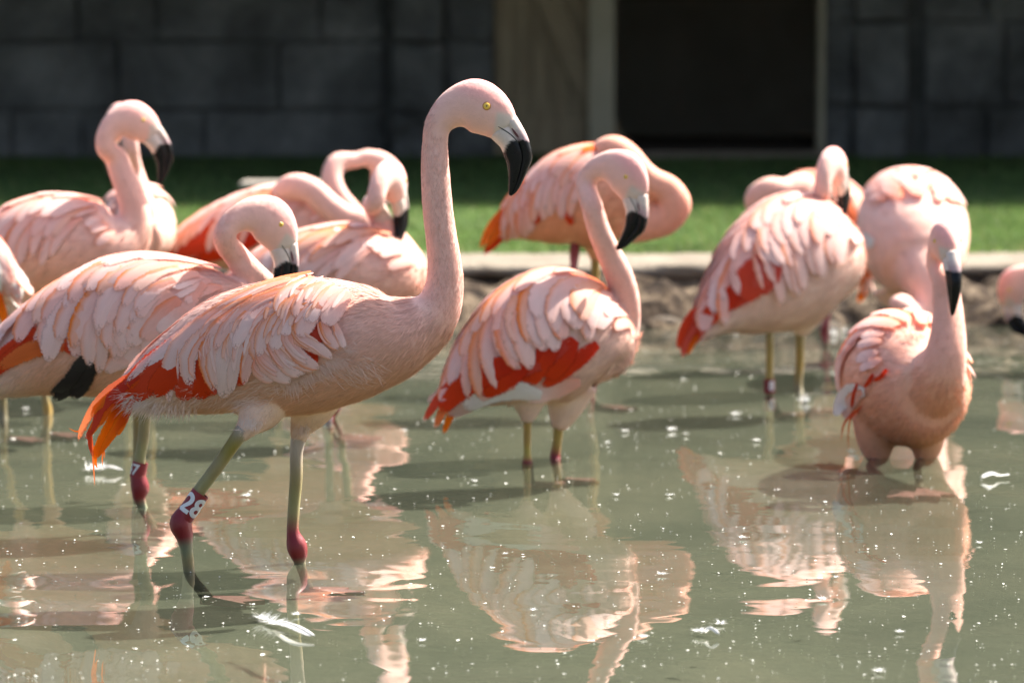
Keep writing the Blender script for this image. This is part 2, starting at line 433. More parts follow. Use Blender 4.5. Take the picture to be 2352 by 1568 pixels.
Fc = [(i*n+k, (i+1)*n+k, (i+1)*n+k+1, i*n+k+1) for i in range(len(xs)-1) for k in range(n-1)]
add('bank_lip', mesh_np('bank_lip', [(a, b, c) for a, b, c in V], [f[::-1] for f in Fc]), m_cop, None, 'structure')

# stones lying along the foot of the bank, one rounded mesh shared by all
m_stone = surf_mat('bank_stone', [(0.3, (0.07, 0.055, 0.04)), (0.7, (0.2, 0.16, 0.12))], 14, 0.9, 0.8, 0.01)
def lump_mesh(name, seed, subdiv=2):
    import bmesh
    bm = bmesh.new(); bmesh.ops.create_icosphere(bm, subdivisions=subdiv, radius=1.0)
    for v in bm.verts:
        v.co *= 1 + 0.28 * fbm(v.co.x + seed, v.co.y, v.co.z, 3, 1.3)
    m = bpy.data.meshes.new(name); bm.to_mesh(m); bm.free()
    m.polygons.foreach_set('use_smooth', np.ones(len(m.polygons), dtype=bool)); return m
lumps = [lump_mesh('bank_stone', s * 3.1) for s in range(3)]
for k in range(46):
    x = -3.0 + 6.0 * (k + random.uniform(0, 0.9)) / 46
    o = add('stone', lumps[k % 3], m_stone, bank)
    r = random.uniform(0.016, 0.042)
    o.location = (x, lip_y(x) - 0.36 + random.uniform(-0.05, 0.06), random.uniform(-0.008, 0.012)); o.scale = (r * random.uniform(1, 1.8), r, r * random.uniform(0.5, 0.8))
    o.rotation_euler = (0, 0, random.uniform(0, 6))

# stone house behind the lawn
m_block = surf_mat('house_stone', [(0.3, (0.07, 0.066, 0.06)), (0.5, (0.155, 0.15, 0.142)), (0.7, (0.28, 0.268, 0.25))], 1.9, 0.9, 1.0, 0.05, 10, 0.2, fine=30)
m_mortar = surf_mat('house_mortar', [(0.3, (0.07, 0.068, 0.062)), (0.7, (0.12, 0.116, 0.106))], 8, 0.95)
m_wood = surf_mat('door_wood', [(0.3, (0.24, 0.175, 0.105)), (0.7, (0.4, 0.305, 0.19))], 5, 0.7, 0.4, 0.005, 20, 0.3, vscale=(6, 1, 0.7))
m_post = surf_mat('post_paint', [(0.3, (0.42, 0.36, 0.25)), (0.7, (0.5, 0.43, 0.31))], 4, 0.6, 0.2, 0.003, 20)
m_sill = surf_mat('door_sill', [(0.3, (0.2, 0.15, 0.11)), (0.7, (0.27, 0.21, 0.16))], 6, 0.8)
m_room = surf_mat('room_wall', [(0.3, (0.3, 0.265, 0.2)), (0.7, (0.38, 0.335, 0.26))], 3, 0.9)
m_shade_roof = surf_mat('shade_roof_boards', [(0.3, (0.07, 0.06, 0.05)), (0.7, (0.11, 0.1, 0.085))], 3, 0.8)
house = empty('stone_house', (0, YW, ZG), 'shaded stone block animal house with a dark open doorway and tan plank door', 'building')
def wx(x): return (x - 1176.0) / F * YW
def wz(y): return float(W(1176, y, YW)[2])
def hbox(name, mat, x0, x1, yy0, yy1, z0, z1, bev=0.008, parent=None, rough=0, sub=0):
    par = parent or house
    return child(name, box_mesh(name, x0, x1, yy0, yy1, z0, z1, bev, 2, rough, sub), mat, par)
xo0, xo1 = wx(1412), wx(1892)          # doorway
zt = 2.05
hbox('wall', m_mortar, -14, wx(1135), YW + 0.03, YW + 0.35, ZG - 0.05, 2.3, 0)
hbox('wall', m_mortar, xo1 + 0.004, 14, YW + 0.03, YW + 0.35, ZG - 0.05, 2.3, 0)
hbox('lintel', m_mortar, wx(1135) + 0.004, xo1, YW + 0.03, YW + 0.35, zt, 2.3, 0)
hbox('shade_roof', m_shade_roof, -14, 14, YW - 4.1, YW + 4.2, 2.304, 2.42, 0)  # unseen roof, its deep overhang shaped to shade the wall and lawn
hbox('room_back', m_room, -2, 3.2, YW + 2.8, YW + 2.9, ZG - 0.05, 2.3, 0)
hbox('room_side', m_room, wx(1135) - 0.5, wx(1135) - 0.4, YW + 0.36, YW + 2.79, ZG - 0.05, 2.3, 0)
hbox('room_side', m_room, 3.0, 3.1, YW + 0.36, YW + 2.79, ZG - 0.05, 2.3, 0)
hbox('room_floor', m_sill, -1.5, 3.0, YW + 0.25, YW + 2.79, ZG - 0.1, ZG + 0.012, 0)
hbox('door_sill', m_sill, xo0 - 0.02, xo1 + 0.03, YW - 0.12, YW + 0.24, ZG - 0.02, wz(347), 0.006)
hbox('door_post', m_post, wx(1352), wx(1411), YW - 0.05, YW + 0.2, ZG - 0.01, zt - 0.004, 0.006)
hbox('door_post', m_post, wx(1880), wx(1894), YW - 0.0, YW + 0.2, ZG - 0.01, zt - 0.004, 0.004)
door = hbox('door', m_wood, wx(1135), wx(1350), YW + 0.045, YW + 0.065, ZG + 0.01, zt - 0.01, 0)
npl = 5
for k in range(npl):
    a = wx(1136 + (1349 - 1136) * k / npl) + 0.002; b = wx(1136 + (1349 - 1136) * (k + 1) / npl) - 0.002
    hbox('plank', m_wood, a, b, YW + 0.025 - 0.002 * (k % 2), YW + 0.0448, ZG + 0.012, zt - 0.012, 0.003, door)
hbox('kick_board', m_wood, wx(1137), wx(1348), YW + 0.002, YW + 0.0225, ZG + 0.013, wz(268), 0.004, door)
br = hbox('brace', m_wood, -0.06, 0.06, -0.011, 0.011, -0.95, 0.95, 0.004, door)
br.location = Vector((wx(1243), YW + 0.011, 0.98)) - world_loc(door); br.rotation_euler = (0, R(-24), 0)
# blocks, laid in courses with recessed joints
rows = [(-262, -232), (-226, -166), (-160, -64), (-56, 93), (101, 249), (257, 362)]
cuts_l = [[-700, -380, -90, 120, 420, 700, 880], [-820, -500, -210, 60, 330, 560, 880], [-640, -330, -60, 250, 520, 880],
          [-760, -420, -130, 180, 362, 738, 880], [-600, -300, -20, 272, 642, 880], [-700, -370, -170, 30, 192, 470, 880]]
def block(x0, x1, y0, y1, out=0.0):
    a, b = wx(x0), wx(x1); z1, z0 = wz(y0), wz(y1)
    e = random.uniform(0.0, 0.02) + out
    o = hbox('stone_block', m_block, a, b, YW - e, YW + 0.06 + (0.1 if out else 0), max(z0, ZG - 0.02), z1, 0.016, None, 0.006, 2)
for (y0, y1), cuts in zip(rows, cuts_l):
    for a, b in zip(cuts[:-1], cuts[1:]): block(a + 2.5, b - 2.5, y0 - 1.5, y1 + 1.5)
    block(905, 1018, y0, y1, 0.09)
    block(1024, 1131, y0, y1)
rows_r = [(-262, -232), (-226, -163), (-157, -60), (-52, 47), (55, 241), (249, 362)]
for i, (y0, y1) in enumerate(rows_r):
    block(1897, 1956, y0 + (60 if i > 3 else 0) * 0, y1)
    block(1962, 2080, y0, y1, 0.05)
    off = [0, 60, 20, 0, 40, 0][i]
    ed = [2122, 2265 + off, 2420 + off, 2700 + off, 2960, 3240]
    for a, b in zip(ed[:-1], ed[1:]): block(a + 2.5, b - 2.5, y0 - 1.5, y1 + 1.5)
# low concrete box on the lawn
yb = 14.2
zt_, zb_ = float(W(600, 420, yb)[2]), ZG - 0.01
m_conc = surf_mat('concrete', [(0.3, (0.2, 0.18, 0.155)), (0.7, (0.27, 0.245, 0.21))], 6, 0.85, 0.4, 0.004)
bx0, bx1 = (549 - 1176) / F * yb, (772 - 1176) / F * yb
tb = empty('concrete_trough', (bx0, yb, ZG), 'low pale concrete trough on the shaded lawn behind the birds', 'trough')
child('base', box_mesh('base', bx0 + 0.006, bx1 - 0.006, yb + 0.006, yb + 0.24, zb_, zt_ - 0.022, 0.006), m_conc, tb)
child('rim', box_mesh('rim', bx0, bx1, yb, yb + 0.25, zt_ - 0.0215, zt_, 0.006), m_conc, tb)
# ------------------------------------------------------------------ flamingo builder
EYE0 = np.array([773.0, 435.0]); KH = 0.0001372       # head drawn in its own side-view units
HEAD = [(180, 825, 152, 148), (212, 650, 160, 152), (290, 552, 192, 160), (410, 465, 240, 178), (630, 435, 322, 205),
        (785, 510, 300, 192), (895, 603, 252, 150), (988, 707, 186, 112)]
BILL = [(960, 672, 196, 112), (1015, 742, 184, 112), (1065, 810, 172, 108), (1115, 920, 166, 102), (1140, 1030, 160, 94), (1132, 1140, 124, 82),
        (1112, 1250, 95, 64), (1088, 1350, 70, 47), (1062, 1425, 44, 32), (1042, 1468, 16, 14)]
def ywater(d):
    b = (HC * _c - d * _s) / (HC * _s + d * _c); return 784 + F * b
def mixv(a, b, t):
    t = np.clip(np.asarray(t, float), 0, 1)[:, None]; return np.asarray(a) * (1 - t) + np.asarray(b) * t
def sstep(x, a, b):
    t = np.clip((x - a) / (b - a), 0, 1); return t * t * (3 - 2 * t)

PROF_T = np.array([0, .12, .35, .6, .8, .92, 1.0])
PROF = {'long': np.array([.5, .8, 1.0, .98, .8, .55, .14]), 'round': np.array([.4, .7, 1.0, 1.0, .9, .66, .22]), 'wisp': np.array([.5, .9, 1.0, .8, .5, .25, .04])}
def feather_mesh(P, N, width, prof='long', cup=0.25, rag=0.0, ncol=5):
    k = len(P); T = unit(np.gradient(P, axis=0)); S = unit(np.cross(T, N)); N = unit(np.cross(S, T))
    t = np.linspace(0, 1, k); w = 0.5 * width * np.interp(t, PROF_T, PROF[prof])
    if rag: w = w * (1 + rag * rng.uniform(-1, 1, k))
    c = np.linspace(-1, 1, ncol)
    V = P[:, None, :] + S[:, None, :] * (w[:, None] * c[None])[..., None] - N[:, None, :] * (cup * w[:, None] * (c[None] ** 2))[..., None]
    if rag: V = V + T[:, None, :] * (rag * 0.5 * w[:, None] * rng.uniform(-1, 1, (k, ncol)))[..., None]
    V = V.reshape(-1, 3)
    Fc = [(i*ncol+j, i*ncol+j+1, (i+1)*ncol+j+1, (i+1)*ncol+j) for i in range(k-1) for j in range(ncol-1)]
    me = mesh_np('feather', V, Fc)
    uv = me.uv_layers.new(name='UVMap')
    UV = np.stack([np.repeat(t, ncol), np.tile((c + 1) / 2, k)], 1)
    li = np.empty(len(me.loops), np.int32); me.loops.foreach_get('vertex_index', li)
    uv.data.foreach_set('uv', UV[li].astype(np.float32).ravel())
    return me

LEGC = {'t': (0.25, 0.2, 0.085), 'y': (0.33, 0.22, 0.05), 'k': (0.40, 0.33, 0.27), 'a': (0.19, 0.017, 0.02), 'p': (0.36, 0.1, 0.11), 's': (0.19, 0.17, 0.1), 'g': (0.12, 0.125, 0.08)}
def text_mesh(txt, size):
    cu = bpy.data.curves.new('txt', 'FONT'); cu.body = txt; cu.size = size; cu.align_x = 'CENTER'; cu.align_y = 'CENTER'; cu.offset = 0.0006 * size / 0.02
    ob = bpy.data.objects.new('txt', cu); COL.objects.link(ob)
    dg = bpy.context.evaluated_depsgraph_get(); me = bpy.data.meshes.new_from_object(ob.evaluated_get(dg))
    bpy.data.objects.remove(ob); bpy.data.curves.remove(cu)
    import bmesh
    bm = bmesh.new(); bm.from_mesh(me); bmesh.ops.triangulate(bm, faces=bm.faces[:])
    for _ in range(2): bmesh.ops.subdivide_edges(bm, edges=[e for e in bm.edges if e.calc_length() > size * .07], cuts=2, use_grid_fill=True)
    bmesh.ops.triangulate(bm, faces=bm.faces[:]); bm.to_mesh(me); bm.free()
    return me

class Bird: pass
FLOCK = 'flamingos gathered in the shallow pond'
def flamingo(sp):
    B = Bird(); d0 = sp['d']; px = d0 / F
    full = sp.get('detail', 1)
    PX = lambda x, y, o=0.0: W(x, y, d0 + o)
    # torso
    tor = np.array([[*PX(p[0], p[1], p[2]), p[3] * px, p[4] * px] for p in sp['torso']])
    TS = spline(tor, 44); TC = TS[:, :3]
    TT, TN1, TN2 = frames(TC, (0, 0, 1), 'up'); tr1, tr2 = np.maximum(TS[:, 3], .004), np.maximum(TS[:, 4], .004)
    TL = np.linalg.norm(np.diff(TC, axis=0), axis=1).sum()
    parts = [loft(TC, tr1, tr2, TN1, TN2, 28)]
    samp = [(TC, TT, np.maximum(tr1, tr2), 0)]
    # head frame
    hd = sp.get('head')
    npts = [[*PX(p[0], p[1], p[2]), p[3] * px, p[3] * px] for p in sp['neck']]
    lat = np.array([0.0, 1.0, 0.0])
    if hd:
        ex_, ey_, o_, rot, yaw, flip = hd; hs = sp.get('hs', 1.0) * KH
        E = PX(ex_, ey_, o_)
        ax = np.array([(-1 if flip else 1) * math.cos(R(yaw)), math.sin(R(yaw)), 0]); dn = np.array([0, 0, -1.0])
        XH = math.cos(R(rot)) * ax + math.sin(R(rot)) * dn; YH = -math.sin(R(rot)) * ax + math.cos(R(rot)) * dn
        LH = unit(np.cross(XH, YH))
        HP = lambda x, y, l=0.0: E + XH * (x - EYE0[0]) * hs + YH * (y - EYE0[1]) * hs + LH * l * hs
        lat = LH
        nn = len(npts)
        npts += [[*HP(a, b), h * hs, w * hs] for a, b, h, w in HEAD]
    NS = spline(np.array(npts), 90 if hd else 60); NC = NS[:, :3]
    NT, NN1, NN2 = frames(NC, lat, 'lat'); nr1, nr2 = np.maximum(NS[:, 3], .003), np.maximum(NS[:, 4], .003)
    parts.append(loft(NC, nr1, nr2, NN1, NN2, 24)); samp.append((NC, -NT, np.maximum(nr1, nr2), 1))
    for th in sp.get('thigh', []):
        hp = np.array([[*PX(p[0], p[1], p[2]), p[3] * px] for p in th]); HS = spline(hp, 14)
        hT, h1, h2 = frames(HS[:, :3], (0, 1, 0), 'lat'); rr = np.maximum(HS[:, 3], .004)
        parts.append(loft(HS[:, :3], rr, rr, h1, h2, 16)); samp.append((HS[:, :3], hT, rr, 2))
    V, Fc = merge(parts)
    tmp = bpy.data.objects.new('tmp', mesh_np('tmp', V, Fc)); COL.objects.link(tmp)
    md = tmp.modifiers.new('r', 'REMESH'); md.mode = 'VOXEL'; md.voxel_size = sp.get('vox', 0.0052)
    ms = tmp.modifiers.new('s', 'SMOOTH'); ms.factor = 0.5; ms.iterations = sp.get('smooth', 14)
    dg = bpy.context.evaluated_depsgraph_get()
    me = bpy.data.meshes.new_from_object(tmp.evaluated_get(dg)); me.name = 'body'
    old = tmp.data; bpy.data.objects.remove(tmp); bpy.data.meshes.remove(old)
    me.polygons.foreach_set('use_smooth', np.ones(len(me.polygons), dtype=bool))
    nv = len(me.vertices); BV = np.empty(nv * 3, np.float32); me.vertices.foreach_get('co', BV); BV = BV.reshape(-1, 3).astype(float)
    BN = np.empty(nv * 3, np.float32); me.vertices.foreach_get('normal', BN); BN = BN.reshape(-1, 3).astype(float)
    # colour by nearest part of the skeleton
    SC = np.concatenate([s[0] for s in samp]); ST = np.concatenate([s[1] for s in samp]); SR = np.concatenate([s[2] for s in samp])
    SK = np.concatenate([np.full(len(s[0]), s[3]) for s in samp]); SU = np.concatenate([np.linspace(0, 1, len(s[0])) for s in samp])
    near = np.empty(nv, int)
    for i in range(0, nv, 4000):
        D = np.linalg.norm(BV[i:i+4000, None, :] - SC[None], axis=2) / SR[None]
        near[i:i+4000] = D.argmin(1)
    kind, uu = SK[near], SU[near]
    tint = np.array(sp.get('tint', (1, 1, 1)))
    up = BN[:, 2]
    torso_c = mixv((0.83, 0.465, 0.31), (0.86, 0.585, 0.52), sstep(up, -0.5, 0.5))  # peach belly, its orange deepened to paint in warm bounce off the water
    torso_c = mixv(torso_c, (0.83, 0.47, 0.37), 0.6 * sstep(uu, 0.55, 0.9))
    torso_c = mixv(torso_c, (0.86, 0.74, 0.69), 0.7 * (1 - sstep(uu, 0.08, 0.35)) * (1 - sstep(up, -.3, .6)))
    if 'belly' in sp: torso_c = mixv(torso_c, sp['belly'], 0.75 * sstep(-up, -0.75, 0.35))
    neck_c = mixv((0.83, 0.445, 0.36), (0.84, 0.505, 0.43), sstep(uu, 0.1, 0.6))
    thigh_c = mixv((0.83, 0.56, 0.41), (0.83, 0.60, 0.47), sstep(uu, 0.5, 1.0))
    if 'belly' in sp: thigh_c = mixv(thigh_c, sp['belly'], np.full(nv, .8))
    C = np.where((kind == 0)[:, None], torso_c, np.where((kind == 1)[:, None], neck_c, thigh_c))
    # soften the seams between regions
    wt = np.array([fbm(*(BV[i] * 9.0), 3) if i % 1 == 0 else 0 for i in range(nv)]) if full > 1 else rng.normal(0, .15, nv)
    C = mixv(C, (0.83, 0.50, 0.35), 0.35 * np.clip(wt, 0, 1) * (kind != 1)) * tint
    ed = np.empty(len(me.edges) * 2, np.int32); me.edges.foreach_get('vertices', ed); ed = ed.reshape(-1, 2)
    deg = np.bincount(ed.ravel(), minlength=nv)[:, None] + 1.0
    for _ in range(30):
        acc = C.copy()
        for c_ in range(3):
            acc[:, c_] += np.bincount(ed[:, 0], C[ed[:, 1], c_], nv) + np.bincount(ed[:, 1], C[ed[:, 0], c_], nv)
        C = acc / deg
    if hd:
        hx = (BV - E) @ XH / hs + EYE0[0]; hy = (BV - E) @ YH / hs + EYE0[1]; hl = np.abs((BV - E) @ LH / hs)
        ishd = ((hx - 700) ** 2 + (hy - 560) ** 2 < 560 ** 2) & (hl < 330) & (kind == 1)
        crown = sstep(430 - hy + (hx - 600) * 0.45, 0, 260) * sstep(hx, 250, 500)
        C[ishd] = mixv(C[ishd], (0.82, 0.38, 0.36), 0.75 * crown[ishd])
        skin = sstep(hx + (hy - 700) * 0.12, 830, 900) * sstep(hy - (hx - 900) * 0.2, 470, 540)
        C[ishd] = mixv(C[ishd], (0.62, 0.54, 0.47), 0.85 * skin[ishd])
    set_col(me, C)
    base = PX(sp['torso'][len(sp['torso'])//2][0], ywater(d0)); base[2] = BED
    root = empty('flamingo', Vector(base), sp['label'], 'flamingo', FLOCK)
    body = child('body', me, M_BODY, root)
    polys = [tuple(p.vertices) for p in me.polygons]
    bvh = BVHTree.FromPolygons([tuple(v) for v in BV], polys)
    B.root, B.bvh = root, bvh
    # fine down over the whole skin
    nf = sp.get('fuzz', 9000)
    me.calc_loop_triangles()
    tri = np.empty(len(me.loop_triangles) * 3, np.int32); me.loop_triangles.foreach_get('vertices', tri); tri = tri.reshape(-1, 3)
    A_ = np.linalg.norm(np.cross(BV[tri[:, 1]] - BV[tri[:, 0]], BV[tri[:, 2]] - BV[tri[:, 0]]), axis=1)
    facing = BN[tri[:, 0], 1] < 0.45
    A_ = A_ * np.where(facing, 1.0, 0.25)
    pick = rng.choice(len(tri), nf, p=A_ / A_.sum()); r1, r2 = rng.uniform(0, 1, nf), rng.uniform(0, 1, nf)
    fl = r1 + r2 > 1; r1[fl], r2[fl] = 1 - r1[fl], 1 - r2[fl]
    bc = np.stack([1 - r1 - r2, r1, r2], 1)[..., None]; tv = tri[pick]
    P = (BV[tv] * bc).sum(1); N = unit((BN[tv] * bc).sum(1)); Cf = (C[tv] * bc).sum(1); kn = near[tv[:, 0]]
    flow = np.where((SK[kn] == 0)[:, None], -ST[kn], ST[kn])
    flow = flow + rng.normal(0, 0.22, (nf, 3)) + np.where((SK[kn] == 0)[:, None], np.array([0, 0, -0.45]), 0)
    flow = unit(flow - (flow * N).sum(1, keepdims=True) * N)
    ln = np.where(SK[kn] == 0, rng.uniform(.014, .032, nf), rng.uniform(.006, .013, nf)) * sp.get('fuzzlen', 1.0)
    if hd:
        hx = (P - E) @ XH / hs + EYE0[0]; hy = (P - E) @ YH / hs + EYE0[1]
        onh = ((hx - 650) ** 2 + (hy - 520) ** 2 < 450 ** 2); ln = np.where(onh, ln * 0.45, ln)
        keep = ~((hx > 850) & (hy > 480) & (hx < 1300) & (hy < 1000)); keep &= ~(((hx - 773) ** 2 + (hy - 435) ** 2 < 75 ** 2))
        P, N, Cf, flow, ln = P[keep], N[keep], Cf[keep], flow[keep], ln[keep]
    sd = np.cross(flow, N); wd = rng.uniform(.0008, .002, len(P))[:, None] * sp.get('fuzzw', 1.0)
    lift = (rng.uniform(.04, .18, len(P)) * np.where(ln < .0135, .55, 1.0))[:, None]
    tip = P + (flow + N * lift) * ln[:, None]
    FV = np.stack([P - sd * wd - N * .0006, P + sd * wd - N * .0006, tip], 1).reshape(-1, 3)
    fm = tri_mesh('down', FV, 3); set_col(fm, np.repeat(np.clip(Cf * rng.uniform(.84, 1.1, (len(P), 1)), 0, .92), 3, axis=0))
    fm.polygons.foreach_set('use_smooth', np.ones(len(fm.polygons), dtype=bool))
    fm.normals_split_custom_set_from_vertices(np.repeat(N, 3, axis=0).astype(np.float32).tolist())
    child('down', fm, M_FUZZ, root, 'stuff')
    if sp.get('fluff'):
        FP = []; FC = []
        for fx_, fy_, rr_, n_, ang_, len_ in sp['fluff']:
            for _ in range(n_ * 3):
                qx, qy = fx_ + random.gauss(0, rr_), fy_ + random.gauss(0, rr_ * .5)
                hit = bvh.ray_cast(Vector((0, 0, HC)), ray(qx, qy))
                if hit[0] is None: continue
                p0 = np.array(hit[0]) + np.array(hit[1]) * .001
                a_ = R(ang_ + random.gauss(0, 17)); dv = unit(np.array([math.cos(a_), random.gauss(-.08, .15), -math.sin(a_)])); sv = unit(np.cross(dv, np.array(hit[1])))
                l_ = len_ * px * random.uniform(.5, 1.2)
                FC += [C[polys[hit[2]][0]] * .6 + np.array((.86, .75, .7)) * .4] * 3; FP += [p0 - sv * .0006, p0 + sv * .0006, p0 + dv * l_]
        fl_ = tri_mesh('fluff', np.array(FP), 3); set_col(fl_, np.array(FC) * rng.uniform(.92, 1.03, (len(FP), 1)))
        child('fluff', fl_, M_FUZZ, root, 'stuff')
    # bill and eyes
    if hd:
        bp = spline(np.array([[*HP(a, b), h * hs, w * hs] for a, b, h, w in BILL]), 40); BC = bp[:, :3]
        bT, b1, b2 = frames(BC, LH, 'lat')
        outer = np.sign((b1[5] * (XH - YH)).sum()); b1 = b1 * outer
        bl = child_empty = None
        for nm, off, hh, ww, in (('lower_mandible', -0.27, 0.73, 1.0), ('upper_mandible', 0.56, 0.44, 0.86)):
            tt = np.linspace(0, 1, 40)
            c2 = BC + b1 * (bp[:, 3] * off)[:, None]
            Vb, Fb = loft(c2, bp[:, 3] * hh, bp[:, 4] * ww, b1, b2, 26)
            bx = (Vb - E) @ XH / hs + EYE0[0]; by = (Vb - E) @ YH / hs + EYE0[1]
            dist = by - np.interp(bx, [930, 975, 1005, 1060, 1180, 1265], [1010, 955, 885, 835, 815, 838])      # where the black starts
            dist = dist + 10 * np.sin(by * 0.09) + 8 * np.sin(bx * 0.17)
            blk = sstep(dist, -18, 14)
            cb = mixv((0.66, 0.56, 0.50), (0.42, 0.30, 0.31), sstep(dist, -170, -20) * (nm == 'upper_mandible'))
            cb = mixv(cb, (0.005, 0.005, 0.006), blk)
            mb = mesh_np(nm, Vb, Fb); set_col(mb, cb)
            if nm == 'lower_mandible': bl = child('bill', mb, M_BILL, root); bl_loc = Vector((0, 0, 0))
            else: child('upper_mandible', mb, M_BILL, bl)
        if full > 1 or sp.get('nostril'):
            lbv = BVHTree.FromPolygons([tuple(v + bl_loc) for v in [Vector(q.co) for q in bl.data.vertices]], [tuple(q.vertices) for q in bl.data.polygons])
            for s in (-1, 1):
                gp = []
                for x_, y_, r_ in ((905, 672, 3), (945, 695, 6), (1000, 728, 7), (1055, 770, 7), (1100, 815, 7), (1140, 865, 6)):
                    h1 = lbv.ray_cast(Vector(HP(x_, y_, s * 500)), Vector(-LH * s)); h2 = bvh.ray_cast(Vector(HP(x_, y_, s * 500)), Vector(-LH * s))
                    hs_ = [h for h in (h1, h2) if h[0] is not None]
                    if hs_: hh = min(hs_, key=lambda h: h[3]); gp.append([*(np.array(hh[0]) + LH * s * 2 * hs), r_ * hs])
                if len(gp) > 2:
                    q = spline(np.array(gp), 14); qT, q1, q2 = frames(q[:, :3], LH, 'lat'); Vn, Fn = loft(q[:, :3], q[:, 3], q[:, 3] * .6, q1, q2, 6)
                    child('gape', mesh_np('gape', Vn, Fn), M_PUPIL, bl)
            for s in (-1, 1):
                q = spline(np.array([[*HP(x, y, s * l), r * hs] for x, y, l, r in ((1062, 690, 86, 4), (1090, 730, 86, 13), (1125, 775, 84, 13), (1158, 818, 78, 4))]), 10)
                qT, q1, q2 = frames(q[:, :3], LH, 'lat'); Vn, Fn = loft(q[:, :3], q[:, 3], q[:, 3] * 0.7, q1, q2, 8)
                child('nostril', mesh_np('nostril', Vn, Fn), M_NOST, bl)
        for s in (-1, 1):
            n0 = LH * s
            hit = bvh.ray_cast(Vector(HP(773, 435, s * 600)), Vector(-n0))
            ec = np.array(hit[0]) if hit[0] is not None else HP(773, 435, s * 200)
            nn_ = np.array(hit[1]) if hit[0] is not None else n0
            nn_ = unit(nn_ * 0.6 + n0 * 0.4)
            def disc(r, hgt, z, seg=20, ring=5):
                a1 = unit(XH - (XH * nn_).sum() * nn_); a2 = np.cross(nn_, a1)
                Vd, Fd = [ec + nn_ * (z + hgt)], []
                for i in range(1, ring + 1):
                    f = i / ring
                    for j in range(seg):
                        an = 2 * math.pi * j / seg
                        Vd.append(ec + (a1 * math.cos(an) + a2 * math.sin(an)) * r * f + nn_ * (z + hgt * math.sqrt(max(0, 1 - f * f))))
                for j in range(seg): Fd.append((0, 1 + j, 1 + (j + 1) % seg))
                for i in range(ring - 1):
                    for j in range(seg):
                        k = (j + 1) % seg; Fd.append((1 + i*seg + j, 1 + (i+1)*seg + j, 1 + (i+1)*seg + k, 1 + i*seg + k))
                return mesh_np('eye', Vd, Fd)
            eye = child('eye', disc((42 if full > 1 else 31) * hs, 16 * hs, 2 * hs), M_EYE, root)
            child('pupil', disc(11 * hs, 3 * hs, 16.5 * hs, 14, 3), M_PUPIL, eye)
            if full > 1: child('eye_ring', disc(50 * hs, 9 * hs, 1.0 * hs), M_RING, eye)
    # legs
    tail_dir = -TT[0]; fwd = TT[-8].copy(); fwd[2] = 0; fwd = unit(fwd)
    if 'face' in sp: fwd = unit(np.array(sp['face'], float))
    for lg in sp.get('legs', []):
        pts = [[*PX(p[0], p[1], p[2]), p[3] * px, *LEGC[p[4]]] for p in lg['pts']]
        last = np.array(pts[-1][:3])
        if lg.get('foot', True):
            fx, fy = lg.get('to', (0.02, -0.03)); zf = BED + 0.012
            end = np.array([last[0] + fx, last[1] + fy, zf])
            pts.append([*(last * .35 + end * .65), pts[-1][3] * 1.0, *LEGC['s']]); pts.append([*end, pts[-1][3] * 1.15, *LEGC['g']])
        LS = spline(np.array(pts), 46); lT, l1, l2 = frames(LS[:, :3], (0, 1, 0), 'lat'); rr = np.maximum(LS[:, 3], .003)
        Vl, Fl = loft(LS[:, :3], rr, rr, l1, l2, 14)
        ml = mesh_np('leg', Vl, Fl); cl_ = np.repeat(np.clip(LS[:, 4:7], .01, .9), 14, axis=0); cl_ = np.concatenate([cl_, cl_[:1], cl_[-1:]])
        set_col(ml, cl_); leg = child('leg', ml, M_LEG, root)
        if lg.get('foot', True):
            f2 = np.array([-fwd[1], fwd[0], 0]); L_ = 0.085
            z0 = BED + 0.008
            def fp(a, r, z): v = end + (fwd * math.cos(a) + f2 * math.sin(a)) * r; return (v[0], v[1], z)
            ang = [-.62, -.31, 0, .31, .62]; rad = [.9, .68, 1.05, .68, .9]
            top = [fp(a, r * L_, z0 + .004) for a, r in zip(ang, rad)]; bot = [fp(a, r * L_, z0 - .003) for a, r in zip(ang, rad)]
            Vf = [fp(0, -.012, z0 + .012), fp(0, -.014, z0 - .003)] + top + bot
            Ff = [(0, 2+i, 3+i) for i in range(4)] + [(1, 8+i, 7+i) for i in range(4)] + [(2+i, 7+i, 8+i, 3+i) for i in range(4)] + [(0, 1, 7, 2), (0, 6, 11, 1)]
            mf = mesh_np('foot', Vf, Ff, False); set_col(mf, np.tile((0.42, 0.2, 0.19), (len(Vf), 1))); child('foot', mf, M_LEG, leg)
    for bd in sp.get('bands', []):
        (xa, ya), (xb, yb_), o_, rb, txt, spin = bd
        a, b = PX(xa, ya, o_), PX(xb, yb_, o_); rbm = rb * px
        axis = unit(b - a); hgt = np.linalg.norm(b - a); n1 = unit(np.array([0, -1.0, 0]) - axis * (-axis[1])); n2 = np.cross(n1, axis)
        seg = 28; Vb = []
        for r_, h_ in ((rbm * .9, 0), (rbm, 0.0), (rbm, 1), (rbm * .9, 1)):
            for j in range(seg):
                an = 2 * math.pi * j / seg; Vb.append(a + axis * hgt * h_ + (n1 * math.cos(an) + n2 * math.sin(an)) * r_)
        Fb = [(i*seg+j, i*seg+(j+1) % seg, ((i+1) % 4)*seg+(j+1) % seg, ((i+1) % 4)*seg+j) for i in range(4) for j in range(seg)]
        band = child('leg_band', mesh_np('leg_band', Vb, Fb, False), M_BAND, root)
        band.data.polygons.foreach_set('use_smooth', np.ones(len(band.data.polygons), dtype=bool))
        band.data.set_sharp_from_angle(angle=R(40))
        tm = text_mesh(txt, hgt * 0.92)
        nv_ = len(tm.vertices); tv = np.empty(nv_ * 3, np.float32); tm.vertices.foreach_get('co', tv); tv = tv.reshape(-1, 3).astype(float)
        sgn = 1.0 if n2[0] > 0 else -1.0
        up_ = 1.0 if axis[2] > 0 else -1.0
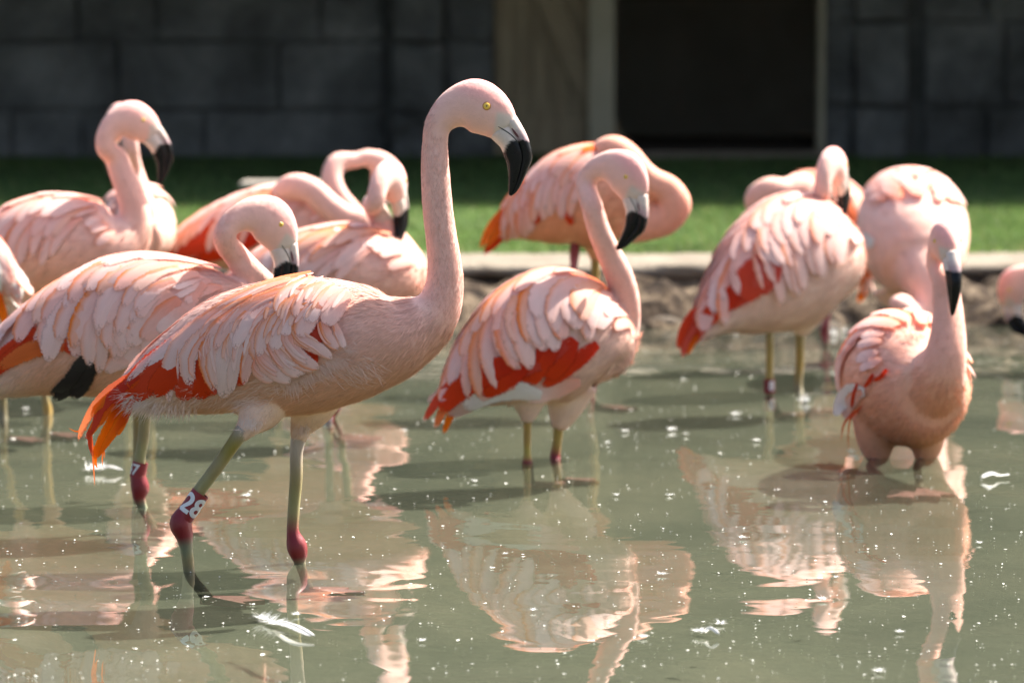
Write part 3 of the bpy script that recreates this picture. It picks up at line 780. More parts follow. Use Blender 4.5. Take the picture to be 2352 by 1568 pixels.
        an = sgn * tv[:, 0] / rbm + R(spin) * sgn
        rad = rbm + 0.0004
        NVt = a + axis * (hgt * .5 + up_ * tv[:, 1])[:, None] + (n1 * np.cos(an)[:, None] + n2 * np.sin(an)[:, None]) * rad
        tm.vertices.foreach_set('co', NVt.astype(np.float32).ravel()); tm.update(); tm.name = 'number'
        child('number', tm, M_DIGIT, band)
    # ---- wings: feathers laid like shingles over the torso
    us = np.linspace(0, 1, 44)
    def S(u, v):
        uc = np.clip(u, 0, 1)
        g = lambda A: np.stack([np.interp(uc, us, A[:, i]) for i in range(3)], -1)
        c = g(TC); n1 = unit(g(TN1)); n2 = unit(g(TN2)); a = np.interp(uc, us, tr1); b = np.interp(uc, us, tr2)
        p = c + n1 * (a * np.cos(v))[:, None] + n2 * (b * np.sin(v))[:, None]
        n = unit(n1 * (np.cos(v) / a)[:, None] + n2 * (np.sin(v) / b)[:, None])
        ex = np.maximum(0, -u)[:, None] * TL
        p = p + tail_dir * ex + np.array([0, 0, -1.0]) * ex * ex * 2.0
        return p, n, 0.5 * (a + b)
    k = 8; tt = np.linspace(0, 1, k)
    def lay(wing, u0, v0, side, length, width, f0, f1, mat, off, lift, prof='long', cup=.12, rag=0.06):
        u, v = u0, v0; us_, vs_ = [], []
        for i in range(k):
            us_.append(u); vs_.append(v)
            ph = R(f0 + (f1 - f0) * tt[i]); ds = length / (k - 1)
            rm = float(np.interp(np.clip(u, 0, 1), us, (tr1 + tr2) / 2))
            u -= math.cos(ph) * ds / TL; v += math.sin(ph) * ds / max(rm, .03)
        p, n, _r = S(np.array(us_), side * np.array(vs_))
        p = p + n * (off + lift * tt ** 1.5)[:, None]
        child('feather', feather_mesh(p, n, width, prof, cup, rag), MAT[mat], wing)
    ft = sp.get('feath', {})
    rows = ft.get('rows', DEF_ROWS)
    for side in (1, -1):
        rs = [r for r in rows if (side == 1) == ft.get('near', True) or r.get('both', False)]
        if not rs: continue
        wing = empty_part('wing', root)
        for r in rs:
            n = r['n']
            for i in range(n):
                f = (i + random.uniform(.25, .75)) / n
                u0 = r['u'][0] + (r['u'][1] - r['u'][0]) * f; v0 = R(r['v'] + random.uniform(-4, 4) + r.get('vs', 0) * f)
                lay(wing, u0, v0, side, r['len'] * random.uniform(.85, 1.15) * ft.get('k', 1), r['w'] * random.uniform(.85, 1.15) * ft.get('k', 1),
                    r['phi'][0] + random.uniform(-6, 6), r['phi'][1] + random.uniform(-10, 10), random.choice(r['mat'].split()), r['off'], r['lift'] * random.uniform(.6, 1.4), r.get('prof', 'long'))
    # ---- feathers traced one by one, laid on the body where they touch it
    if sp.get('pxf'):
        wing = empty_part('wing', root)
        for pts, wpx, mat, layer, *rest in sp['pxf']:
            prof = rest[0] if rest else 'long'
            q = spline(np.array([[x, y, 0] for x, y in pts], float), 9)
            dep, nor = np.full(9, np.nan), np.zeros((9, 3))
            for i in range(9):
                rv = ray(q[i, 0], q[i, 1]); hit = bvh.ray_cast(Vector((0, 0, HC)), rv)
                if hit[0] is not None: dep[i] = hit[0].y; nor[i] = hit[1]
            ok = ~np.isnan(dep)
            if len(rest) > 1 and not ok[:6].all(): continue
            if not ok.any():
                dep[:] = d0 + sp.get('tail_o', 0.0); nor[:] = (0, -1, .2)
            else:
                ii = np.arange(9); dep = np.interp(ii, ii[ok], dep[ok])
                for c in range(3): nor[:, c] = np.interp(ii, ii[ok], nor[ok, c])
            for _ in range(2): dep[1:-1] = (dep[:-2] + dep[1:-1] * 2 + dep[2:]) / 4
            nor = unit(nor + np.array([0, -0.5, 0.05]))
            P = np.array([W(q[i, 0], q[i, 1], dep[i]) for i in range(9)])
            t9 = np.linspace(0, 1, 9)
            P = P + nor * (0.0055 + 0.0010 * layer + 0.0015 * t9 ** 2)[:, None]
            child('feather', feather_mesh(P, nor, wpx * px, prof, 0.10, 0.03), MAT[mat], wing)
    return B
def empty_part(name, root):
    o = bpy.data.objects.new(name, None); COL.objects.link(o); o.parent = root; o.empty_display_size = .02
    return o
DEF_ROWS = [
    dict(n=8, u=(.10, .52), v=58, len=.12, w=.040, phi=(10, 45), mat='red red red orange', off=.006, lift=.002, prof='round'),
    dict(n=10, u=(.16, .78), v=52, len=.125, w=.032, phi=(30, 70), mat='pale pale pink', off=.0075, lift=.005),
    dict(n=10, u=(.20, .82), v=36, len=.13, w=.034, phi=(22, 62), mat='pale pale pink salmon', off=.009, lift=.005),
    dict(n=9, u=(.22, .86), v=20, len=.12, w=.034, phi=(16, 52), mat='pale pink pale salmon', off=.010, lift=.005, both=True),
    dict(n=8, u=(.18, .88), v=5, len=.11, w=.034, phi=(6, 34), mat='pale pink pink', off=.011, lift=.005, both=True),
    dict(n=7, u=(.72, .93), v=12, vs=50, len=.06, w=.028, phi=(20, 50), mat='pink pale', off=.006, lift=.005, prof='round'),
]
# ------------------------------------------------------------------ the flock
def z4(x, y): return ((x / 3.92 + 180) / 1.0884, (y / 3.92 + 640) / 1.0884)
def z5(x, y): return ((x / 3.7333 + 640) / 1.0884, (y / 3.7333 + 640) / 1.0884)
def zz(f, s, pts, w, mat, layer, prof='long'): return ([f(x, y) for x, y in pts], w / s / 1.0884 * (1.5 if mat in ('pale', 'pink') else 1.15), mat, layer, prof)
Z4 = lambda pts, w, mat, layer, prof='long': zz(z4, 3.92, pts, w, mat, layer, prof)
Z5 = lambda pts, w, mat, layer, prof='long': zz(z5, 3.7333, pts, w, mat, layer, prof)

A_PXF = [
    # scarlet wing panel
    Z4([(1500, 720), (1100, 860), (800, 1050), (560, 1290), (380, 1470)], 230, 'red', 0),
    Z4([(1500, 820), (1050, 1010), (800, 1180), (600, 1420)], 260, 'red', 0.4, 'round'),
    Z4([(1350, 850), (1050, 1080), (880, 1240), (760, 1360)], 260, 'red', 0.6, 'round'),
    Z4([(1400, 850), (1220, 1100), (1120, 1280), (1060, 1405)], 260, 'red', 0.8, 'round'),
    Z4([(1480, 850), (1340, 1100), (1270, 1280), (1220, 1395)], 260, 'red', 1.0, 'round'),
    Z4([(1560, 850), (1440, 1080), (1380, 1240), (1340, 1360)], 230, 'red', 1.2, 'round'),
    Z4([(1790, 760), (1720, 960), (1670, 1120), (1630, 1270)], 170, 'red', 1.0, 'round'),
    Z5([(640, 640), (590, 720), (540, 810)], 150, 'red', 0.6, 'round'),
    Z5([(520, 800), (460, 860), (420, 980)], 170, 'red', 0.6, 'round'),
    Z5([(560, 880), (520, 940), (540, 1010)], 130, 'red', 0.6, 'round'),
    Z5([(280, 940), (265, 1010), (290, 1080)], 130, 'red', 0.6, 'round'),
    Z5([(80, 1010), (55, 1060), (40, 1110)], 90, 'red', 0.6, 'round'),
    Z5([(760, 700), (750, 760), (770, 810)], 70, 'red', 0.6, 'round'),
    # tail plumes
    Z4([(900, 980), (620, 1200), (400, 1380), (250, 1500), (200, 1600)], 110, 'orange', 2.4),
    Z4([(800, 1080), (560, 1260), (380, 1420), (290, 1600), (150, 1800)], 100, 'red', 2.0),
    Z4([(700, 1180), (500, 1340), (350, 1520), (280, 1680)], 100, 'orange', 1.6),
]
# tail plumes hanging free below the wing tips (zoom of the tail)
def zt(x, y): return ((x / 4.1268 + 0) / 1.0884, (y / 4.1268 + 860) / 1.0884)
ZT = lambda pts, w, mat, layer, prof='long': zz(zt, 4.1268, pts, w, mat, layer, prof)
A_PXF += [
    ZT([(1500, 280), (1220, 450), (1050, 600), (940, 780), (880, 900), (840, 1030)], 130, 'orange', 3.2),
    ZT([(1450, 330), (1200, 520), (1060, 680), (1000, 830), (945, 920), (960, 1090), (985, 1200)], 110, 'red', 2.6, 'wisp'),
    ZT([(1350, 420), (1150, 600), (1050, 760), (970, 890), (940, 960)], 120, 'orange', 2.8),
    ZT([(1350, 480), (1220, 660), (1130, 840), (1040, 1010), (985, 1160)], 130, 'orange', 2.2),
    ZT([(1380, 560), (1270, 740), (1180, 880), (1100, 1000), (1010, 1150)], 110, 'orange', 1.8, 'wisp'),
    ZT([(1330, 640), (1280, 760), (1250, 830), (1210, 910)], 90, 'orange', 1.6),
    ZT([(950, 930), (960, 1080), (970, 1250), (985, 1480)], 22, 'orange', 2.9, 'wisp'),
    ZT([(985, 1050), (990, 1180), (1000, 1260), (1020, 1290)], 40, 'orange', 2.7, 'wisp'),
    ZT([(900, 880), (850, 900), (780, 900), (710, 865)], 16, 'orange', 2.7, 'wisp'),
    ZT([(1060, 980), (1075, 1080), (1060, 1180), (1066, 1280)], 20, 'orange', 2.0, 'wisp'),
    ZT([(1090, 960), (1110, 1040), (1140, 1060)], 12, 'orange', 2.0, 'wisp'),
    ZT([(1050, 1000), (1080, 1100), (1085, 1190)], 14, 'orange', 2.0, 'wisp'),
    ZT([(1110, 930), (1150, 980), (1160, 1010)], 10, 'orange', 2.0, 'wisp'),
    # pale scapulars and coverts, tail end first
    Z4([(2300, 230), (1900, 330), (1500, 520), (1150, 760), (850, 990), (640, 1150), (520, 1280)], 120, 'pink', 3.4),
    Z4([(2200, 300), (1750, 420), (1350, 640), (1050, 850), (800, 1040), (680, 1130)], 120, 'pale', 3.8),
    Z4([(1900, 430), (1450, 600), (1150, 780), (1010, 950), (955, 1150), (950, 1300), (965, 1450)], 140, 'pale', 4.2),
    Z4([(1850, 520), (1500, 680), (1280, 830), (1150, 980), (1140, 1120), (1170, 1285)], 150, 'pale', 4.4, 'round'),
    Z4([(1650, 600), (1350, 780), (1220, 930), (1175, 1060), (1190, 1150), (1235, 1215)], 60, 'pink', 5.0),
    Z4([(1900, 540), (1600, 690), (1400, 820), (1320, 950), (1335, 1120), (1405, 1330)], 130, 'pink', 4.8),
    Z4([(1800, 620), (1620, 720), (1420, 880), (1370, 1020), (1390, 1180), (1430, 1300)], 100, 'pale', 4.6),
    Z4([(2000, 560), (1750, 680), (1590, 830), (1520, 1000), (1490, 1200), (1500, 1390)], 185, 'pale', 5.2, 'round'),
    Z4([(2000, 640), (1800, 780), (1690, 900), (1600, 1080), (1560, 1340)], 110, 'pale', 4.9),
    Z4([(2050, 600), (1850, 720), (1760, 870), (1740, 1000), (1700, 1150), (1690, 1260)], 120, 'pink', 5.4),
    Z4([(2000, 660), (1850, 760), (1800, 860), (1870, 990), (1980, 1120), (2040, 1180)], 130, 'pale', 5.8),
    Z4([(2200, 560), (2000, 680), (1920, 800), (1980, 900), (2100, 1010), (2200, 1120)], 130, 'pale', 6.2),
    Z4([(2000, 800), (1960, 900), (2050, 1010), (2180, 1080), (2300, 1140)], 120, 'pale', 5.6),
    Z4([(2320, 640), (2150, 740), (2080, 850), (2150, 960), (2260, 1050), (2380, 1120)], 130, 'pale', 6.4),
    Z4([(1850, 1000), (1830, 1080), (1900, 1150), (2000, 1200)], 120, 'pale', 5.0, 'round'),
    Z4([(2150, 420), (1800, 520), (1600, 640), (1480, 780), (1400, 940)], 120, 'pink', 5.9),
    Z4([(2250, 470), (1950, 560), (1750, 680), (1650, 800), (1590, 930)], 130, 'pale', 6.3),
    Z4([(2330, 520), (2100, 600), (1930, 720), (1860, 860), (1830, 1000)], 140, 'pale', 6.8),
    Z4([(2350, 340), (2000, 420), (1700, 540), (1450, 700), (1300, 850)], 110, 'pink', 6.4),
    Z4([(2350, 250), (1950, 330), (1600, 470), (1300, 650), (1050, 830)], 90, 'pale', 5.2),
    Z4([(2350, 200), (1950, 290), (1600, 430), (1300, 600)], 70, 'salmon', 4.6),
    # salmon streaks between them
    Z4([(1780, 420), (1640, 480), (1480, 570)], 46, 'salmon', 6.6), Z4([(2020, 360), (1880, 410), (1750, 475)], 40, 'salmon', 6.9),
    Z4([(1720, 560), (1640, 650), (1580, 770)], 46, 'salmon', 6.9), Z4([(1560, 770), (1510, 880), (1490, 1010)], 44, 'salmon', 6.0),
    Z4([(1970, 480), (1920, 560), (1900, 650)], 48, 'salmon', 7.4), Z4([(2110, 460), (2050, 540), (2025, 620)], 56, 'salmon', 7.6),
    Z4([(2200, 540), (2165, 620), (2140, 700)], 50, 'salmon', 7.6), Z4([(1975, 740), (1935, 800), (1912, 870)], 44, 'salmon', 7.4),
    Z4([(1470, 620), (1370, 720), (1310, 820)], 34, 'salmon', 6.4),
    # shoulder: shorter, rounder
    Z5([(560, 260), (420, 310), (260, 420), (200, 560)], 120, 'pale', 7.2, 'round'),
    Z5([(640, 300), (520, 370), (420, 480), (370, 600)], 130, 'pink', 7.4, 'round'),
    Z5([(760, 330), (640, 400), (540, 520), (480, 640)], 140, 'pale', 7.6, 'round'),
    Z5([(860, 380), (760, 470), (690, 580), (640, 660)], 150, 'pink', 7.8, 'round'),
    Z5([(420, 420), (330, 520), (290, 640), (270, 760)], 130, 'pale', 7.4, 'round'),
    Z5([(600, 480), (500, 580), (440, 680), (400, 760)], 150, 'pale', 7.7, 'round'),
    Z5([(330, 560), (250, 680), (200, 780), (170, 880)], 120, 'pale', 7.2, 'round'),
    Z5([(500, 620), (440, 680), (390, 740), (520, 830), (640, 890), (720, 960)], 100, 'pale', 7.2),
    Z5([(620, 620), (640, 700), (690, 790), (770, 870)], 90, 'pale', 7.0),
    Z5([(740, 640), (760, 720), (800, 800), (830, 860)], 66, 'pale', 6.8),
    Z5([(330, 700), (300, 780), (360, 880), (460, 970), (600, 1040)], 110, 'pale', 7.0),
    Z5([(190, 760), (180, 840), (240, 940), (340, 1060), (420, 1110)], 120, 'pale', 6.8),
    Z5([(60, 860), (60, 940), (130, 1030), (240, 1110), (340, 1160)], 120, 'pale', 6.4),
]
def between(lst):
    out = []
    for pts, w, mat, layer, prof, *_ in lst:
        out.append((pts, w, mat, layer, prof))
        if mat in ('pale', 'pink') and len(pts) >= 4:
            for s in (.15, .42):
                f = random.uniform(.5, .82)
                q = np.array(pts); c0 = q[0]; T = np.gradient(q, axis=0); T /= np.linalg.norm(T, axis=1, keepdims=True)
                nrm = np.stack([-T[:, 1], T[:, 0]], 1); q = c0 + (q - c0) * f + nrm * (w * s * np.linspace(.6, 1, len(q)))[:, None] + np.array([random.uniform(-4, 4), random.uniform(-4, 4)])
                out.append(([tuple(v) for v in q], w * random.uniform(.16, .3), random.choice(['salmon', 'pink', 'pink', 'pale']), layer + random.uniform(.3, .8), 'long', 'must'))
    return out
A_PXF = between(A_PXF)

FAR_ONLY = [dict(r, both=False, off=.003, lift=.002) for r in DEF_ROWS[3:5]]
flamingo(dict(d=6.75, detail=2, vox=.0034, smooth=24, fuzz=60000, fuzzlen=.85, fuzzw=.8, label='pink flamingo striding with raised neck, white 28 on its dark red leg band',
    torso=[(262, 915, 0, 20, 26), (345, 884, 0, 66, 60), (440, 848, 0, 108, 90), (540, 814, 0, 140, 112), (650, 800, 0, 156, 126), (750, 790, 0, 150, 130), (840, 782, 0, 128, 122), (920, 768, 0, 95, 98), (985, 735, 0, 62, 66)],
    neck=[(900, 780, 0, 92), (955, 756, 0, 76), (1000, 718, 0, 58), (1019, 670, 0, 47), (1022, 615, 0, 41), (1015, 555, 0, 37.5), (1007, 495, 0, 36), (1002, 435, 0, 35), (999, 375, 0, 33)],
    head=(1118, 243, 0, 0, 0, False),
    thigh=[[(612, 890, -.01, 78), (596, 940, -.03, 56), (568, 980, -.055, 28), (548, 1003, -.06, 19)], [(735, 880, .03, 76), (714, 940, .035, 52), (692, 985, .04, 28), (684, 1014, .04, 18)]],
    legs=[dict(pts=[(560, 985, -.06, 19, 'k'), (545, 1006, -.06, 17, 't'), (500, 1070, -.06, 15.5, 't'), (452, 1135, -.06, 15.5, 't'), (428, 1172, -.06, 18, 'a'), (415, 1200, -.06, 26, 'a'), (424, 1232, -.06, 20, 'a'), (427, 1250, -.06, 16, 's'), (432, 1290, -.06, 14, 't'), (436, 1318, -.06, 13, 's')], to=(.03, -.012)),
          dict(pts=[(690, 990, .04, 20, 'k'), (683, 1020, .04, 16.5, 'k'), (680, 1100, .04, 15, 't'), (674, 1180, .04, 14, 't'), (673, 1222, .04, 15, 'a'), (682, 1255, .04, 24, 'a'), (687, 1278, .04, 19, 'a'), (689, 1292, .04, 13, 's'), (693, 1304, .04, 12, 's')], to=(.012, -.01))],
    bands=[((461, 1131), (422, 1189), -.06, 21.5, '28', 4)],
    feath=dict(rows=FAR_ONLY, near=False), pxf=A_PXF,
    fluff=[(322, 925, 16, 90, 150, 40), (350, 940, 20, 120, 130, 34), (400, 945, 24, 120, 100, 26), (300, 905, 10, 50, 160, 40), (470, 920, 40, 110, 165, 30), (560, 915, 30, 80, 170, 30), (640, 880, 30, 80, 175, 32), (765, 824, 12, 50, 35, 30), (735, 846, 14, 60, 35, 32), (691, 861, 14, 60, 40, 32), (668, 878, 14, 60, 60, 30), (790, 795, 12, 40, 40, 26), (820, 850, 30, 60, 30, 26), (575, 970, 14, 60, 95, 16), (690, 985, 12, 60, 95, 16)]))

flamingo(dict(d=9.2, label='pale flamingo with raised neck whose back touches the left edge, behind the preening bird', hs=1.0, fuzz=7000, nostril=False,
    torso=[(-110, 650, 0, 22, 30), (-30, 620, 0, 80, 70), (60, 592, 0, 120, 100), (140, 578, 0, 126, 108), (220, 566, 0, 106, 100), (280, 556, 0, 74, 76), (312, 535, 0, 46, 50)],
    neck=[(262, 570, 0, 72), (298, 545, 0, 52), (312, 500, 0, 37), (300, 450, 0, 32), (280, 400, 0, 29), (265, 360, 0, 27)],
    head=(321, 275, 0, -2, 22, False),
    thigh=[[(60, 650, -.04, 50), (48, 715, -.04, 26), (42, 740, -.04, 14)], [(120, 650, .05, 50), (112, 715, .05, 24), (108, 745, .05, 13)]],
    legs=[dict(pts=[(44, 725, -.04, 11, 'y'), (30, 780, -.04, 10, 'y'), (12, 860, -.04, 9, 'y'), (6, 915, -.04, 9, 't'), (7, 955, -.04, 10, 's')], to=(.01, -.02)),
          dict(pts=[(110, 735, .05, 11, 'y'), (106, 850, .05, 9, 'y'), (104, 915, .05, 9, 't'), (109, 940, .05, 11, 'y')], to=(.0, -.02))],
    feath=dict(rows=[dict(r, mat=r['mat'].replace('red red red orange', 'pink salmon pink')) for r in DEF_ROWS], k=.95)))

flamingo(dict(d=10.1, label='flamingo facing away behind the raised-neck bird at left, only neck and rump showing', fuzz=4000,
    torso=[(300, 520, .34, 24, 30), (306, 512, .26, 62, 60), (312, 512, .16, 82, 76), (318, 518, .05, 88, 82), (322, 535, -.06, 80, 76), (320, 556, -.13, 50, 50)],
    neck=[(318, 540, -.06, 50), (330, 490, -.1, 32), (322, 440, -.08, 25), (310, 395, -.06, 21)],
    head=(268, 277, -.06, 0, 62, True),
    thigh=[[(295, 600, 0, 40), (292, 650, 0, 16)], [(345, 600, 0, 40), (345, 650, 0, 16)]],
    legs=[dict(pts=[(292, 640, 0, 9, 'y'), (292, 800, 0, 8, 't'), (292, ywater(10.1), 0, 9, 's')]), dict(pts=[(345, 640, 0, 9, 'y'), (345, 800, 0, 8, 't'), (345, ywater(10.1), 0, 9, 's')])],
    feath=dict(rows=DEF_ROWS[3:])))

flamingo(dict(d=7.58, label='flamingo with arched neck preening, black flight feathers and leg band ending in 7', fuzz=22000, vox=.0042, nostril=True,
    torso=[(-80, 890, 0, 20, 30), (0, 858, 0, 58, 60), (90, 815, 0, 100, 90), (190, 780, 0, 136, 112), (290, 757, 0, 160, 126), (390, 742, 0, 152, 126), (480, 730, 0, 118, 108), (555, 724, 0, 82, 84), (605, 716, 0, 52, 56)],
    neck=[(540, 728, .02, 78), (600, 722, .04, 56), (628, 700, .05, 44), (612, 668, .04, 37), (578, 630, .02, 33), (546, 592, .01, 30)],
    head=(637, 514, 0, 24, 18, False),
    thigh=[[(330, 860, -.03, 60), (334, 915, -.03, 34), (336, 945, -.03, 18)], [(300, 860, .04, 60), (322, 915, .04, 30), (322, 945, .04, 16)]],
    legs=[dict(pts=[(334, 930, -.03, 15, 't'), (330, 1000, -.03, 13.5, 't'), (320, 1065, -.03, 14, 't'), (318, 1095, -.03, 18, 'a'), (322, 1122, -.03, 21, 'a'), (320, 1142, -.03, 15, 'a'), (326, 1158, -.03, 11, 's')], to=(.022, -.012)),
          dict(pts=[(318, 930, .05, 13, 'y'), (317, 1000, .05, 12, 't'), (316, 1060, .05, 12, 't'), (315, 1100, .05, 16, 'a'), (316, 1130, .05, 14, 'a'), (316, 1150, .05, 10, 's')], to=(.03, -.01))],
    bands=[((323, 1061), (315, 1097), -.03, 18, '47', -52)],
    feath=dict(k=1.12, rows=[dict(DEF_ROWS[1], v=46, u=(.5, .84), len=.12, w=.044, n=7, phi=(45, 76)), dict(DEF_ROWS[2], u=(.45, .84), len=.13, w=.042), dict(DEF_ROWS[3], u=(.4, .86), len=.12, w=.042), dict(DEF_ROWS[4], u=(.3, .9), len=.12, w=.042), DEF_ROWS[5]]),
    pxf=[Z4([(850, 60), (500, 110), (250, 240), (110, 430), (50, 750)], 130, 'pale', 5.0), Z4([(950, 120), (600, 260), (400, 430), (330, 670)], 110, 'salmon', 5.6), Z4([(560, 400), (330, 560), (200, 720), (160, 870)], 170, 'pink', 3.0, 'round'),
         Z4([(750, 260), (480, 480), (320, 760), (270, 1160)], 150, 'pale', 4.4), Z4([(850, 330), (620, 540), (470, 780), (430, 1020)], 170, 'pale', 5.0, 'round'), Z4([(980, 380), (760, 560), (640, 740), (570, 890)], 170, 'pale', 5.6, 'round'),
         Z4([(1050, 430), (880, 590), (760, 720), (690, 830)], 160, 'pink', 6.0, 'round'), Z4([(1100, 520), (1000, 620), (900, 700), (860, 760)], 150, 'pale', 6.4, 'round'), Z4([(800, 180), (560, 330), (380, 520), (250, 800)], 130, 'pale', 5.2),
         Z4([(760, 20), (400, 60), (100, 200), (-120, 420), (-250, 620)], 130, 'pink', 4.4), Z4([(650, 70), (250, 180), (-50, 400), (-260, 700), (-380, 860)], 130, 'pale', 3.8), Z4([(700, 130), (350, 260), (100, 450), (-60, 680), (-150, 800)], 120, 'pale', 4.2), Z4([(500, 300), (230, 460), (40, 640), (-80, 820)], 130, 'pink', 3.2),
         Z4([(1000, 80), (700, 130), (450, 260), (300, 420)], 120, 'pale', 6.4), Z4([(1050, 160), (820, 230), (600, 360), (500, 520)], 120, 'pale', 6.8), Z4([(1000, 260), (860, 340), (720, 470), (660, 620)], 130, 'pale', 7.0, 'round'), Z4([(780, 1080), (600, 960), (480, 1000), (320, 1130)], 130, 'pale', 2.4, 'round'), Z4([(1000, 800), (760, 830), (560, 960), (400, 1100)], 150, 'pale', 2.0, 'round'),
         ([(250, 730), (150, 750), (60, 790), (-40, 850)], 60, 'red', 1.0), ([(260, 760), (160, 780), (70, 805), (-10, 850)], 50, 'orange', 1.4), ([(200, 740), (175, 780), (160, 815)], 60, 'red', .6, 'round'), ([(260, 730), (215, 765), (185, 808)], 66, 'red', .8, 'round'), ([(140, 770), (60, 800), (-30, 870)], 46, 'red', 1.2), ([(420, 720), (440, 740), (450, 752)], 40, 'red', .4, 'round'),
         ([(240, 780), (205, 830), (170, 875), (120, 915)], 46, 'black', 2.0, 'round'), ([(225, 800), (205, 840), (190, 875), (165, 910)], 50, 'black', 2.3, 'round'), ([(215, 790), (190, 830), (150, 880), (114, 900)], 36, 'black', 2.5, 'round')]))

flamingo(dict(d=9.15, label='flamingo turning its head away, white digits 03 on its band, behind the striding bird', fuzz=9000,
    torso=[(505, 700, -.02, 20, 26), (580, 668, -.01, 62, 58), (665, 645, 0, 92, 84), (750, 634, 0, 108, 98), (830, 632, .02, 110, 100), (895, 640, .04, 90, 88), (935, 655, .06, 58, 60)],
    neck=[(890, 650, .04, 76), (935, 655, .06, 44), (948, 610, .07, 33), (918, 560, .07, 29), (885, 520, .06, 27), (862, 480, .05, 26)],
    head=(906, 414, .02, 12, 66, False),
    thigh=[[(760, 720, 0, 50), (758, 775, 0, 20)], [(800, 720, .06, 50), (800, 775, .06, 20)]],
    legs=[dict(pts=[(758, 770, 0, 10, 't'), (756, 880, 0, 9, 't'), (754, 925, 0, 10, 't'), (753, 950, 0, 13, 'a'), (753, ywater(9.15), 0, 9, 's')]), dict(pts=[(800, 770, .06, 10, 't'), (785, 880, .06, 9, 't'), (770, 935, .06, 13, 'a'), (768, ywater(9.2), .06, 9, 's')])],
    bands=[((754, 942), (753, 968), 0, 13.5, '03', 0)],
    feath=dict(rows=[dict(r, mat=r['mat'].replace('red red red orange', 'salmon pink orange')) for r in DEF_ROWS])))

flamingo(dict(d=10.3, label='flamingo with scarlet wing and neck folded back along its back, behind two preening birds', fuzz=6000,
    torso=[(375, 590, 0, 12, 20), (440, 565, 0, 44, 40), (530, 545, 0, 78, 66), (620, 535, 0, 100, 84), (700, 535, 0, 108, 92), (770, 545, 0, 88, 84), (815, 548, 0, 54, 56)],
    neck=[(770, 545, -.03, 60), (815, 535, -.06, 42), (828, 510, -.08, 32), (795, 500, -.09, 30), (750, 468, -.09, 30), (712, 436, -.09, 30), (675, 428, -.07, 30), (645, 448, -.04, 26), (625, 480, -.02, 18)],
    thigh=[[(640, 620, 0, 44), (640, 680, 0, 16)], [(680, 620, .05, 44), (680, 680, .05, 16)]],
    legs=[dict(pts=[(640, 670, 0, 9, 't'), (640, 800, 0, 8, 't'), (640, ywater(10.3), 0, 9, 's')]), dict(pts=[(680, 670, .05, 9, 't'), (680, 800, .05, 8, 't'), (680, ywater(10.35), .05, 9, 's')])],
    pxf=[([(590, 520), (520, 545), (440, 570), (375, 592)], 46, 'red', 3.5), ([(600, 545), (530, 565), (450, 585)], 50, 'red', 3.7, 'round'), ([(560, 560), (500, 580), (440, 595)], 40, 'red', 3.8)],
    feath=dict(rows=[dict(DEF_ROWS[0], n=9, v=48, u=(.08, .6), w=.05)] + [dict(DEF_ROWS[1], v=36, n=7, u=(.4, .8)), DEF_ROWS[3], DEF_ROWS[4], DEF_ROWS[5]])))

flamingo(dict(d=10.9, label='flamingo with its neck curled in a full loop above the other birds, bill tucked inward', fuzz=5000,
    torso=[(660, 640, .2, 18, 22), (720, 625, .15, 50, 46), (790, 612, .08, 74, 66), (850, 605, 0, 76, 70), (895, 605, -.06, 50, 50)],
    neck=[(860, 600, -.02, 50), (835, 540, -.04, 36), (806, 490, -.05, 29), (776, 450, -.05, 26), (762, 410, -.04, 25), (775, 375, -.02, 24)],
    head=(893, 414, .02, 66, 16, False), hs=1.0,
    thigh=[[(800, 660, 0, 40), (800, 710, 0, 15)]],
    legs=[dict(pts=[(800, 700, 0, 8, 't'), (800, ywater(10.9), 0, 8, 's')])],
    feath=dict(rows=DEF_ROWS[3:5])))

